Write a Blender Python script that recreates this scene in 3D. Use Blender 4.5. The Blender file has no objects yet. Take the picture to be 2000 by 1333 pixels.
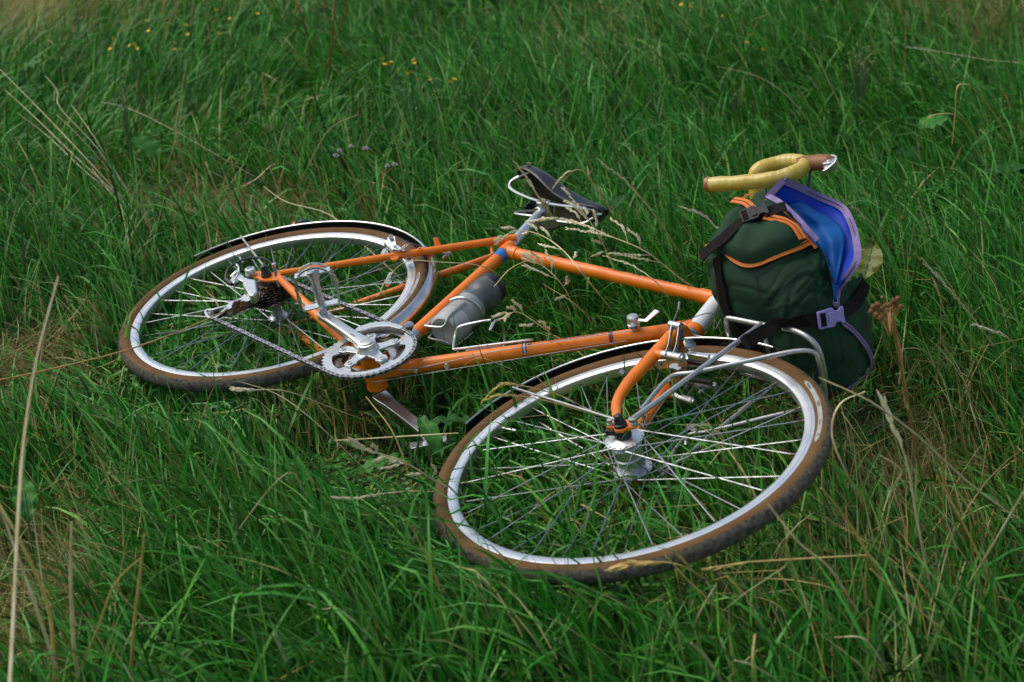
import bpy, math, random
import numpy as np
from mathutils import Vector, Matrix
from mathutils.bvhtree import BVHTree
random.seed(7)
rng = np.random.default_rng(11)
R = math.radians

# ------------------------------------------------------------------ frames of reference
# Bike frame: origin at the bottom bracket, x forward, y "up" the bike, z towards the drive side
# (which faces the sky, the bicycle lies on its left side).
RM = np.array([[0.67192699, 0.71876074, -0.17859766],      # camera right, down, forward in bike axes
               [0.25266485, -0.44914584, -0.85698803],
               [-0.69618574, 0.53070804, -0.48339879]])
CB = np.array([2.26586811, -1.37787682, 1.4604359])       # camera position in bike axes
FPX = 2996.818                                             # focal length in pixels of a 2000 wide picture
UP = np.array([.05, .19, 1.0]); UP /= np.linalg.norm(UP)   # true vertical in bike axes
EX = np.array([1.0, 0, 0]) - UP * UP[0]; EX /= np.linalg.norm(EX)
W = np.array([EX, np.cross(UP, EX), UP])                   # bike -> world rotation
GZ = .17                                                   # height of the bottom bracket over the soil
def w(X): return np.asarray(X, float) @ W.T + np.array([0, 0, GZ])
CAM = w(CB)
RW = RM @ W.T                                              # camera axes in world axes

scene = bpy.context.scene
cam_d = bpy.data.cameras.new('camera'); cam = bpy.data.objects.new('camera', cam_d)
scene.collection.objects.link(cam); scene.camera = cam
cam_d.sensor_width = 36; cam_d.lens = 36 * FPX / 2000
cam_d.clip_start = .05; cam_d.clip_end = 400
M = Matrix.Identity(4)
for i in range(3):
    M[i][0] = RW[0][i]; M[i][1] = -RW[1][i]; M[i][2] = -RW[2][i]; M[i][3] = CAM[i]
cam.matrix_world = M
cam_d.dof.use_dof = True; cam_d.dof.focus_distance = 3.0; cam_d.dof.aperture_fstop = 5.0

SUN_EL, SUN_AZ = R(52), R(205)     # azimuth counted from world +x towards +y
world = bpy.data.worlds.new('World'); scene.world = world; world.use_nodes = True
nt = world.node_tree; bg = nt.nodes['Background']
sky = nt.nodes.new('ShaderNodeTexSky'); sky.sky_type = 'NISHITA'; sky.sun_disc = False
sky.sun_elevation = SUN_EL; sky.sun_rotation = math.pi / 2 - SUN_AZ
sky.air_density = 1.6; sky.dust_density = 1.7; sky.ozone_density = 1.0
nt.links.new(sky.outputs[0], bg.inputs[0]); bg.inputs[1].default_value = .088
sun_d = bpy.data.lights.new('sun', 'SUN'); sun_d.energy = 1.5; sun_d.angle = R(48); sun_d.color = (1, .95, .88)
sun = bpy.data.objects.new('sun', sun_d); scene.collection.objects.link(sun)
sdir = Vector((math.cos(SUN_EL) * math.cos(SUN_AZ), math.cos(SUN_EL) * math.sin(SUN_AZ), math.sin(SUN_EL)))
sun.rotation_euler = sdir.to_track_quat('Z', 'Y').to_euler(); sun.location = (0, 0, 8)
scene.view_settings.view_transform = 'Standard'; scene.view_settings.look = 'None'
scene.view_settings.gamma = 1; scene.view_settings.use_curve_mapping = False
scene.view_settings.exposure = 0.50
scene.cycles.use_denoising = True
scene.cycles.max_bounces = 8; scene.cycles.transparent_max_bounces = 8

# ------------------------------------------------------------------ materials
def mat(name, c1, c2=None, rough=.5, metal=0, scale=30, bump=0, bscale=None, coat=0, spec=.5, detail=6,
        rough2=None, lo=.35, hi=.65, trans=0, alpha=1, sheen=0):
    m = bpy.data.materials.new(name); m.use_nodes = True; n = m.node_tree; b = n.nodes['Principled BSDF']
    tc = n.nodes.new('ShaderNodeTexCoord')
    nz = n.nodes.new('ShaderNodeTexNoise'); nz.inputs['Scale'].default_value = scale; nz.inputs['Detail'].default_value = detail
    n.links.new(tc.outputs['Object'], nz.inputs['Vector'])
    mr = n.nodes.new('ShaderNodeMapRange'); mr.inputs[1].default_value = lo; mr.inputs[2].default_value = hi
    n.links.new(nz.outputs[0], mr.inputs[0])
    mx = n.nodes.new('ShaderNodeMix'); mx.data_type = 'RGBA'
    mx.inputs[6].default_value = (*c1, 1); mx.inputs[7].default_value = (*(c2 or [x * .8 for x in c1]), 1)
    n.links.new(mr.outputs[0], mx.inputs[0]); n.links.new(mx.outputs[2], b.inputs['Base Color'])
    b.inputs['Metallic'].default_value = metal
    if rough2 is None: b.inputs['Roughness'].default_value = rough
    else:
        r2 = n.nodes.new('ShaderNodeMapRange'); r2.inputs[1].default_value = lo; r2.inputs[2].default_value = hi
        r2.inputs[3].default_value = rough; r2.inputs[4].default_value = rough2
        n.links.new(nz.outputs[0], r2.inputs[0]); n.links.new(r2.outputs[0], b.inputs['Roughness'])
    b.inputs['Specular IOR Level'].default_value = spec
    b.inputs['Coat Weight'].default_value = coat; b.inputs['Coat Roughness'].default_value = .06
    b.inputs['Transmission Weight'].default_value = trans; b.inputs['Alpha'].default_value = alpha
    b.inputs['Sheen Weight'].default_value = sheen
    if bump:
        nb = n.nodes.new('ShaderNodeTexNoise'); nb.inputs['Scale'].default_value = bscale or scale * 3; nb.inputs['Detail'].default_value = 5
        n.links.new(tc.outputs['Object'], nb.inputs['Vector'])
        bp = n.nodes.new('ShaderNodeBump'); bp.inputs['Strength'].default_value = bump; bp.inputs['Distance'].default_value = .002
        n.links.new(nb.outputs[0], bp.inputs['Height']); n.links.new(bp.outputs[0], b.inputs['Normal'])
    return m

ORANGE = mat('orange_enamel', (.98, .235, .003), (.84, .18, .002), .34, 0, 25, .03, 8, coat=.30, spec=.4, rough2=.46)
ORANGE_D = ORANGE
WHITE = mat('white_enamel', (.86, .88, .88), (.78, .80, .80), .35, 0, 20, coat=.5)
BLUE_BAND = mat('blue_enamel', (.02, .22, .62), (.015, .18, .5), .35, coat=.5)
ALLOY = mat('polished_alloy', (.80, .80, .80), (.60, .60, .58), .30, 1, 60, .05, 300, rough2=.44)
RIM = mat('rim_alloy', (.82, .83, .85), (.70, .70, .70), .34, 1, 40, .04, 200, rough2=.46)
SPOKEM = mat('stainless_spoke', (.55, .56, .58), (.40, .40, .40), .3, 1, 80, rough2=.45)
CHROME = mat('chromed_steel', (.82, .82, .82), (.6, .58, .55), .24, 1, 80, rough2=.38)
STEEL = mat('galvanised_steel', (.60, .60, .58), (.45, .44, .42), .35, 1, 90, .05, 400, rough2=.5)
DARKSTEEL = mat('greasy_steel', (.06, .045, .03), (.22, .18, .14), .3, .9, 150, .2, 500, rough2=.55)
GREASE = mat('black_grease', (.012, .010, .009), (.03, .022, .018), .4, 0, 120, .3, 400)
CHAINM = mat('chain_plate_steel', (.55, .55, .56), (.22, .20, .18), .3, .95, 120, rough2=.5)
TAN = mat('tan_sidewall', (.185, .098, .036), (.120, .060, .020), .75, 0, 22, .15, 900, lo=.3, hi=.75, spec=.18)
TREAD = mat('worn_tread', (.150, .128, .094), (.055, .048, .040), .85, 0, 130, .5, 700, spec=.12)
BLACKR = mat('black_rubber', (.012, .012, .013), (.022, .022, .022), .42, 0, 60, .05, 300)
MUDIN = mat('mudguard_inside', (.012, .011, .010), (.045, .035, .025), .6, .2, 60, .3, 200)
MUDOUT = mat('mudguard_alloy', (.80, .81, .83), (.62, .62, .62), .18, 1, 30, .03, 200, rough2=.3)
CABLE = mat('cable_wire', (.55, .54, .52), (.40, .38, .36), .35, 1, 200)
HOUSING = mat('cable_housing', (.03, .033, .04), (.02, .02, .025), .35)
LEATHER = mat('black_leather', (.010, .010, .012), (.020, .019, .020), .36, 0, 30, .12, 180, coat=.15)
LEATHER_IN = mat('leather_underside', (.035, .018, .010), (.018, .010, .006), .7, 0, 50, .3, 200)
COPPER = mat('copper_rivet', (.55, .25, .16), (.45, .2, .12), .35, 1)
TAPE = mat('lacquered_bar_tape', (.62, .42, .035), (.72, .58, .20), .45, 0, 38, .55, 60, coat=.5, lo=.42, hi=.75)
PLUG = mat('orange_cork_plug', (.50, .17, .03), (.4, .12, .02), .45, coat=.2)
HOOD = mat('brown_rubber_hood', (.30, .115, .032), (.24, .09, .025), .5, 0, 30, .05)
REDL = mat('red_lamp_lens', (.45, .01, .008), (.35, .01, .005), .2, coat=.5)
BOTTLE = mat('smoky_plastic', (.40, .40, .37), (.48, .48, .45), .42, 0, 12, .03, 60)
BOTTLE_D = mat('black_ribbed_plastic', (.07, .078, .08), (.11, .115, .11), .36, 0, 12, .05, 60)
CAPB = mat('black_cap_plastic', (.014, .017, .020), (.02, .022, .025), .4)
CANVAS = mat('green_waxed_canvas', (.025, .064, .032), (.017, .045, .021), .75, 0, 9, .35, 700, spec=.18, lo=.3, hi=.7)
CANVAS2 = mat('olive_cordura', (.022, .036, .017), (.017, .028, .013), .7, 0, 14, .5, 800)
TRIM_O = mat('orange_binding_tape', (.80, .20, .012), (.64, .15, .008), .6, 0, 60, .4, 900)
TRIM_L = mat('lilac_binding_tape', (.29, .20, .40), (.22, .145, .32), .6, 0, 60, .4, 900)
LILAC_P = mat('lilac_plastic', (.36, .27, .62), (.32, .24, .56), .38)
LINING = mat('blue_lining', (.004, .055, .52), (.003, .036, .38), .6, 0, 14, .5, 30, spec=.3)
LINING2 = mat('light_blue_cloth', (.008, .125, .40), (.006, .095, .33), .6, 0, 14, .4, 40, spec=.3)
WEB = mat('black_webbing', (.010, .008, .006), (.018, .014, .010), .85, 0, 80, .5, 700, spec=.15)
BLACKP = mat('black_buckle_plastic', (.010, .011, .014), (.014, .015, .018), .5, spec=.3)
THREAD = mat('dark_thread', (.01, .01, .012), None, .8)
DECAL_D = mat('navy_decal', (.035, .030, .075), (.05, .03, .06), .5, 0, 200)
DECAL_M = mat('maroon_decal', (.16, .012, .02), (.1, .01, .02), .5, 0, 200)
DECAL_S = mat('silver_decal', (.50, .50, .55), (.42, .42, .48), .4, .3, 200)
LABELW = mat('tyre_label_pale', (.40, .42, .38), (.33, .34, .30), .6, 0, 90)
TAIL = REDL

# ------------------------------------------------------------------ mesh helpers
def nrm(a): a = np.asarray(a, float); return a / (np.linalg.norm(a) + 1e-12)
def spline(P, k=6, closed=False):
    P = [np.asarray(p, float) for p in P]; n = len(P); out = []
    rngi = range(n) if closed else range(n - 1)
    for i in rngi:
        p1, p2 = P[i], P[(i + 1) % n]
        p0 = P[i - 1] if (closed or i > 0) else 2 * p1 - p2
        p3 = P[(i + 2) % n] if (closed or i + 2 < n) else 2 * p2 - p1
        for j in range(k):
            t = j / k
            out.append(.5 * ((2 * p1) + (p2 - p0) * t + (2 * p0 - 5 * p1 + 4 * p2 - p3) * t * t + (3 * p1 - p0 - 3 * p2 + p3) * t ** 3))
    if not closed: out.append(P[-1])
    return out
class MB:
    def __init__(s): s.v = []; s.f = []; s.m = []
    def add(s, vs, fs, mi=0):
        b = len(s.v); s.v += [tuple(map(float, x)) for x in vs]
        for f in fs: s.f.append(tuple(i + b for i in f)); s.m.append(mi)
        return s
    def tube(s, P, r, n=10, mi=0, closed=False, cap=True, flat=1.0, ref=None):
        P = [np.asarray(p, float) for p in P]; k = len(P)
        rr = [r] * k if np.isscalar(r) else list(np.interp(np.linspace(0, 1, k), np.linspace(0, 1, len(r)), r))
        T = []
        for i in range(k):
            a = P[i - 1] if (i or closed) else P[0]; b = P[(i + 1) % k] if (i < k - 1 or closed) else P[-1]
            T.append(nrm(b - a))
        if ref is None:
            ref = np.array([0, 0, 1.]) if abs(T[0][2]) < .9 else np.array([1., 0, 0])
        u = nrm(np.cross(np.cross(T[0], ref), T[0])); vs = []; fs = []
        for i in range(k):
            u = nrm(u - T[i] * (u @ T[i])); q = np.cross(T[i], u)
            for j in range(n):
                a = 2 * math.pi * j / n; vs.append(P[i] + rr[i] * (math.cos(a) * u * flat + math.sin(a) * q))
        for i in range(k if closed else k - 1):
            i2 = (i + 1) % k
            for j in range(n):
                j2 = (j + 1) % n; fs.append((i * n + j, i * n + j2, i2 * n + j2, i2 * n + j))
        if cap and not closed:
            fs.append(tuple(range(n - 1, -1, -1))); fs.append(tuple((k - 1) * n + j for j in range(n)))
        return s.add(vs, fs, mi)
    def ribbon(s, P, N, wd, th=.0015, mi=0):
        # flat strap with thickness: P centre line, N normals, wd width (scalar or list)
        k = len(P); P = [np.asarray(p, float) for p in P]
        ww = [wd] * k if np.isscalar(wd) else list(np.interp(np.linspace(0, 1, k), np.linspace(0, 1, len(wd)), wd))
        vs = []; fs = []
        for i in range(k):
            t = nrm(P[min(i + 1, k - 1)] - P[max(i - 1, 0)]); nn = nrm(N[i] if not isinstance(N, np.ndarray) or N.ndim > 1 else N)
            q = nrm(np.cross(nn, t)); nn = nrm(np.cross(t, q)); h = ww[i] / 2
            vs += [P[i] - q * h, P[i] + q * h, P[i] + q * h + nn * th, P[i] - q * h + nn * th]
        for i in range(k - 1):
            a = 4 * i; b = a + 4
            for j in range(4): fs.append((a + j, a + (j + 1) % 4, b + (j + 1) % 4, b + j))
        fs.append((3, 2, 1, 0)); e = 4 * (k - 1); fs.append((e, e + 1, e + 2, e + 3))
        return s.add(vs, fs, mi)
    def box(s, c, ax, ay, az, mi=0, taper=1.0):
        c, ax, ay, az = [np.asarray(q, float) for q in (c, ax, ay, az)]
        vs = [c - ax - ay - az, c + ax - ay - az, c + ax + ay - az, c - ax + ay - az]
        vs += [c + (-ax - ay) * taper + az, c + (ax - ay) * taper + az, c + (ax + ay) * taper + az, c + (-ax + ay) * taper + az]
        return s.add(vs, [(3, 2, 1, 0), (4, 5, 6, 7), (0, 1, 5, 4), (1, 2, 6, 5), (2, 3, 7, 6), (3, 0, 4, 7)], mi)
    def cyl(s, a, b, r, n=16, mi=0, r2=None):
        a = np.asarray(a, float); b = np.asarray(b, float)
        return s.tube([a, b], [r, r if r2 is None else r2], n, mi)
    def lathe(s, prof, o, ax, n=24, mi=0, cap=True):
        # prof: (radius, distance along ax)
        o = np.asarray(o, float); ax = nrm(ax); u = nrm(np.cross(ax, [1, 0, 0] if abs(ax[0]) < .8 else [0, 1, 0])); q = np.cross(ax, u)
        vs = []; fs = []; k = len(prof)
        for r, t in prof:
            for j in range(n):
                a = 2 * math.pi * j / n; vs.append(o + ax * t + r * (math.cos(a) * u + math.sin(a) * q))
        for i in range(k - 1):
            for j in range(n):
                j2 = (j + 1) % n; fs.append((i * n + j, i * n + j2, (i + 1) * n + j2, (i + 1) * n + j))
        if cap: fs.append(tuple(range(n - 1, -1, -1))); fs.append(tuple((k - 1) * n + j for j in range(n)))
        return s.add(vs, fs, mi)
    def revolve(s, prof, n=96, a0=0, a1=360, mis=None, closed_prof=True):
        # about local z; prof (r, z)
        full = abs(a1 - a0) >= 359.9; k = len(prof); vs = []; N = n if full else n + 1
        for i in range(N):
            a = R(a0 + (a1 - a0) * i / n); c, sn = math.cos(a), math.sin(a)
            for r, z in prof: vs.append((r * c, r * sn, z))
        b = len(s.v); s.v += vs
        for i in range(n):
            i2 = (i + 1) % N
            for j in range(k if closed_prof else k - 1):
                j2 = (j + 1) % k
                s.f.append((b + i * k + j, b + i2 * k + j, b + i2 * k + j2, b + i * k + j2)); s.m.append(mis[j] if mis else 0)
        if not full and closed_prof:
            s.f.append(tuple(b + j for j in range(k))); s.m.append(0)
            s.f.append(tuple(b + n * k + j for j in range(k - 1, -1, -1))); s.m.append(0)
        return s
    def plate(s, poly, o, ax, ay, az, t, mi=0):
        o, ax, ay, az = [np.asarray(q, float) for q in (o, ax, ay, az)]; n = len(poly)
        vs = [o + ax * x + ay * y for x, y in poly] + [o + ax * x + ay * y + az * t for x, y in poly]
        fs = [tuple(range(n - 1, -1, -1)), tuple(range(n, 2 * n))] + [(i, (i + 1) % n, n + (i + 1) % n, n + i) for i in range(n)]
        return s.add(vs, fs, mi)
    def build(s, name, mats, parent=None, sharp=40, bevel=0, matrix=None):
        me = bpy.data.meshes.new(name); me.from_pydata(s.v, [], s.f)
        for m in (mats if isinstance(mats, (list, tuple)) else [mats]): me.materials.append(m)
        me.polygons.foreach_set('material_index', s.m); me.update()
        me.polygons.foreach_set('use_smooth', [True] * len(me.polygons))
        try: me.set_sharp_from_angle(angle=R(sharp))
        except Exception: pass
        return link(name, me, parent, bevel, matrix)
def link(name, me, parent=None, bevel=0, matrix=None):
    o = bpy.data.objects.new(name, me); scene.collection.objects.link(o)
    if parent: o.parent = parent
    if matrix is not None: o.matrix_local = matrix
    if bevel:
        b = o.modifiers.new('bevel', 'BEVEL'); b.width = bevel; b.segments = 2; b.limit_method = 'ANGLE'
    return o
def empty(name, parent=None, matrix=None):
    o = bpy.data.objects.new(name, None); scene.collection.objects.link(o); o.empty_display_size = .1
    if parent: o.parent = parent
    if matrix is not None: o.matrix_local = matrix
    return o
def tag(o, label=None, cat=None, group=None, kind=None):
    if label: o['label'] = label
    if cat: o['category'] = cat
    if group: o['group'] = group
    if kind: o['kind'] = kind
    return o
def mat4(origin, ax, ay, az):
    m = Matrix.Identity(4)
    for i in range(3): m[i][0] = ax[i]; m[i][1] = ay[i]; m[i][2] = az[i]; m[i][3] = origin[i]
    return m
def text_mesh(s, size, shear=0):
    cu = bpy.data.curves.new('lettering', 'FONT'); cu.body = s; cu.size = size; cu.shear = shear; cu.resolution_u = 2; cu.offset = size * .012
    o = bpy.data.objects.new('lettering', cu); scene.collection.objects.link(o)
    bpy.context.view_layer.update()
    me = o.evaluated_get(bpy.context.evaluated_depsgraph_get()).to_mesh()
    vs = np.array([v.co[:] for v in me.vertices]); fs = [tuple(p.vertices) for p in me.polygons]
    bpy.data.objects.remove(o); bpy.data.curves.remove(cu)
    return vs, fs
# picture measurements -> places: a sight line meets a plane of the bike or a height over the soil
def ray_b(u, v): return nrm(np.array([(u - 1000) / FPX, (v - 666.5) / FPX, 1]) @ RM)
def on_plane(u, v, c, n):
    r = ray_b(u, v); return CB + r * ((np.asarray(c) - CB) @ n) / (r @ n)
def bz(u, v, z): return on_plane(u, v, (0, 0, z), np.array([0, 0, 1.]))
def at_h(u, v, h):
    r = nrm(np.array([(u - 1000) / FPX, (v - 666.5) / FPX, 1]) @ RW); return CAM + r * ((h - CAM[2]) / r[2])
def at_d(u, v, d): return CAM + RW[2] * d + RW[0] * ((u - 1000) / FPX * d) + RW[1] * ((v - 666.5) / FPX * d)
def depth(X): return float((np.asarray(X) - CAM) @ RW[2])
# ------------------------------------------------------------------ the bicycle
BIKE = empty('bicycle'); BIKE.matrix_world = mat4((0, 0, GZ), W[:, 0], W[:, 1], W[:, 2])
tag(BIKE, 'orange touring bicycle with tan tyres lying on its side in the grass', 'bicycle')
X3, Y3, Z3 = np.eye(3)
REAR = np.array([-.4425, .0681, 0.])
SA = np.array([-.2792, .9602, 0.]); HA = np.array([-.30053, .95377, 0.])      # seat tube, head tube directions
HL = np.array([.46357, .41537, 0.])                                             # lower head race
def rot(k, a):
    k = nrm(k); K = np.array([[0, -k[2], k[1]], [k[2], 0, -k[0]], [-k[1], k[0], 0]]); return np.eye(3) + math.sin(a) * K + (1 - math.cos(a)) * K @ K
RS = rot(HA, -.109385)
FF = RS @ np.array([HA[1], -HA[0], 0]); FN = RS @ Z3                             # fork forward and fork right
def F(a, b, c): return HL + FF * a + HA * b + FN * c
def FP(u, v, n): return on_plane(u, v, HL + FN * n, FN)
AXF = F(.06026, -.39579, 0)
HT = HL + HA * .165
ST = SA * .535

# frame --------------------------------------------------------
fr = MB()      # lugs and shell
fr.cyl((0, 0, -.034), (0, 0, .034), .0205, 28)
for z in (-.034, .034): fr.cyl((0, 0, z - math.copysign(.004, z)), (0, 0, z + math.copysign(.0015, z)), .0212, 28)
dtd = nrm(HL + HA * .035 - 0 * X3)
fr.tube([np.zeros(3), dtd * .055], .0165, 16); fr.tube([np.zeros(3), SA * .052], .0163, 16)
FRAME = fr.build('frame', ORANGE, BIKE); fr = MB(); fr.tube([SA * .500, ST], .0162, 18)
ttop = ST - SA * .022; ttend = HL + HA * .142
fr.tube([ttop, ttop + nrm(ttend - ttop) * .035], .0153, 16); LG = [fr]
fr2 = MB(); fr2.tube([ttend - nrm(ttend - ttop) * .045, ttend], .0155, 16); fr3 = MB()
fr3.tube([HL + HA * .035 - dtd * .05, HL + HA * .035], .0166, 16)
fr3.tube([HL + HA * .002, HL + HA * .022], .0196, 20); fr2.tube([HL + HA * .130, HT], .0196, 20)
fr.tube([ST - SA * .012 - np.array([.022, 0, .012]), ST - SA * .012 - np.array([.022, 0, -.012])], .007, 12)
for q_ in (fr, fr2, fr3): q_.build('lug', ORANGE, FRAME)
MB().tube([dtd * .02, HL + HA * .035], .0143, 20).build('down_tube', ORANGE, FRAME)
MB().tube([SA * .02, ST - SA * .005], .0143, 20).build('seat_tube', ORANGE, FRAME)
MB().tube([ttop, ttend], .0133, 20).build('top_tube', ORANGE, FRAME)
MB().tube([HL + HA * .006, HT], .0180, 24).build('head_tube', WHITE, FRAME)
MB().tube([SA * .474, SA * .499], .0149, 20).build('seat_tube_band', BLUE_BAND, FRAME)
MB().tube([SA * .062, SA * .080], .0148, 20).build('seat_tube_band', BLUE_BAND, FRAME)
for sg in (1, -1):
    zz = np.array([0, 0, sg])
    dp = REAR + np.array([.036, .010, 0]) + zz * .0655
    cs = [np.array([.0 - .03, .004, sg * .022]), np.array([-.12, .020, sg * .034]), np.array([-.26, .044, sg * .055]), dp]
    m = MB(); m.tube(spline(cs, 6), [.0115, .0118, .0105, .0075], 14); m.build('chainstay', ORANGE, FRAME)
    ss = [np.array([-.151, .533, sg * .013]), np.array([-.29, .315, sg * .045]), REAR + np.array([.012, .026, 0]) + zz * .0655]
    m = MB(); m.tube([ss[0], ss[0] * .5 + ss[2] * .5 + zz * .0, ss[2]], [.0085, .0085, .0068], 14)
    m.lathe([(.0001, -.011), (.0075, -.0105), (.0085, -.006), (.0085, .002)], ss[0], -(ss[2] - ss[0]), 14)
    m.build('seat_stay', ORANGE, FRAME)
    m = MB()       # forged dropout
    pl = [(-.016, -.008), (-.004, -.020), (.016, -.014), (.040, .002), (.042, .018), (.022, .020), (.020, .034), (.004, .034), (-.002, .014), (-.014, .012)]
    if sg > 0: pl = [(-.010, -.016), (-.034, -.020), (-.046, -.008), (-.040, .006)] + pl[-1:] + pl[-2:-1] + [(.004, .034), (.020, .034), (.022, .020), (.042, .018), (.040, .002), (.016, -.014), (.0, -.018)]
    m.plate(pl, REAR + zz * .0635, X3, Y3, zz, .005); m.build('dropout', ORANGE, FRAME, 30, .0008)
# bridges, boss, cable stops, mudguard eyelet
m = MB(); q0 = np.array([-.258, .372, 0]); m.tube([q0 + Z3 * .030, q0 - Z3 * .030], .0065, 12); m.build('seat_stay_bridge', ORANGE, FRAME)
m = MB(); m.tube([np.array([-.085, .014, .028]), np.array([-.085, .014, -.028])], .0065, 12); m.build('chainstay_bridge', ORANGE, FRAME)
m = MB(); m.tube([bz(957, 470, .015), bz(962, 498, .0)], [.005, .0035], 10); m.build('cable_stop', ORANGE, FRAME)
m = MB(); a = bz(857, 489, .030); m.plate([(-.009, .006), (.009, .006), (.008, -.028), (-.002, -.030)], a, nrm([.7, .7, 0]), nrm([.55, -.2, -.8]), nrm([-.5, .6, -.3]), .005); m.build('cable_hanger_tab', ORANGE, FRAME, 30, .001)
m = MB(); a = bz(821, 489, .047); m.lathe([(.0065, 0), (.0065, .004), (.0035, .004), (.0035, .001)], a, Z3 + .1 * X3, 16); m.build('rack_boss', ORANGE, FRAME)
m = MB(); a = bz(771, 503, .046)
m.plate([(math.cos(t) * .010, math.sin(t) * .010) for t in np.linspace(math.pi, 2 * math.pi, 9)], a, nrm([.62, .72, 0]), nrm([-.3, .3, .3]), Z3, .003); m.build('brake_spring_plate', ORANGE, FRAME)
for px in ((809, 729), (871, 718)):
    a = bz(px[0], px[1], .004); q = nrm(np.cross(dtd, Z3)); c0 = dtd * (a @ dtd) + q * .013
    m = MB(); m.cyl(c0, c0 + q * .006, .0052, 12); m.cyl(c0 + q * .006, c0 + q * .0095, .0035, 8); m.build('bottle_boss_bolt', CHROME, FRAME)
# decals wrapped round the tubes
def on_tube(o, d, r, s_, ang):
    # ang measured from bike +z round towards the side n
    n = nrm(np.cross(Z3, d)); return o + d * s_ + r * (math.cos(ang) * Z3 + math.sin(ang) * n)
def band(name, o, d, r, s0, s1, a0, a1, m_):
    mb = MB(); vs = []; K = 14
    for s_ in (s0, s1):
        for rr in (r, r + .0004):
            for i in range(K): vs.append(on_tube(o, d, rr, s_, a0 + (a1 - a0) * i / (K - 1)))
    fs = []
    for i in range(K - 1): fs.append((K + i, K + i + 1, 3 * K + i + 1, 3 * K + i))
    for i in range(K - 1): fs += [(i, i + 1, K + i + 1, K + i), (2 * K + i, 3 * K + i, 3 * K + i + 1, 2 * K + i + 1)]
    mb.add(vs, fs); return mb.build(name, m_, FRAME)
def wrap_text(name, s, size, o, d, r, s0, ang, m_, shear=0, sx=1.0, reverse=False):
    vs, fs = text_mesh(s, size, shear)
    if not len(vs): return
    out = []
    for x, y, _ in vs:
        out.append(on_tube(o, d, r + .0005, s0 + x * sx, ang + y / r))
    MB().add(out, fs).build(name, m_, FRAME)
for u_, w_ in ((1023, 1), (1193, 1)):
    t0 = float(bz(u_, 690 if u_ < 1100 else 668, .012) @ dtd)
    band('decal_stripe', np.zeros(3), dtd, .0145, t0 - .004, t0 - .0022, -1.5, 1.2, DECAL_D)
    band('decal_stripe', np.zeros(3), dtd, .0145, t0 - .0016, t0 + .0016, -1.5, 1.2, DECAL_M if u_ > 1100 else DECAL_S)
    band('decal_stripe', np.zeros(3), dtd, .0145, t0 + .0022, t0 + .004, -1.5, 1.2, DECAL_D)
tA = float(bz(1034, 682, .014) @ dtd)
wrap_text('decal_script', 'Jnternational', .028, np.zeros(3), dtd, .0143, tA, .18, DECAL_D, .45, .92)
wrap_text('decal_lettering', 'FABRICATIONED BY ARAYA INDUSTRY CO. LTD.', .0052, np.zeros(3), dtd, .0143, float(bz(1071, 673, .014) @ dtd), -.16, DECAL_D, 0, .98)
tdir = nrm(ttend - ttop); tB = float((bz(1190, 520, .012) - ttop) @ tdir)
wrap_text('decal_lettering', 'Tour', .020, ttop, tdir, .0133, tB, .12, DECAL_D, .4, 1.2)
wrap_text('decal_lettering', 'du Monde', .018, ttop, tdir, .0133, tB + .065, .12, DECAL_D, .35, 1.4)
# headset
m = MB(); m.lathe([(.0165, -.012), (.0195, -.010), (.0195, -.006), (.0175, -.005), (.0175, -.002), (.019, -.001), (.019, .003)], HL, HA, 24); m.build('headset', CHROME, BIKE)
m = MB(); m.lathe([(.019, 0), (.0195, .006), (.0165, .010), (.0165, .020), (.012, .024)], HT, HA, 24); m.build('headset', CHROME, BIKE)

# wheels -------------------------------------------------------
def label_arc(name, a0, a1, r0, r1, z, parent, m_):
    mb = MB(); K = 20; vs = []; fs = []
    for i in range(K + 1):
        t = i / K; a = R(a0 + (a1 - a0) * t); e = min(1, math.sqrt(max(0, 1 - max(0, (abs(t - .5) * 2 - .93) / .07) ** 2)))
        rc, h = (r0 + r1) / 2, (r1 - r0) / 2 * max(e, .05)
        for rr in (rc - h, rc + h): vs.append((rr * math.cos(a), rr * math.sin(a), tyre_z(rr) + z))
    for i in range(K): fs.append((2 * i, 2 * i + 1, 2 * i + 3, 2 * i + 2))
    return mb.add(vs, fs).build(name, m_, parent)
TYRE_PROF = [(.3295 - .0165 * math.cos(R(a)), .0165 * math.sin(R(a))) for a in range(36, 325, 12)]
def tyre_z(r):
    c = max(-1, min(1, (.3295 - r) / .0165)); return .0165 * math.sqrt(1 - c * c)
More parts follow.
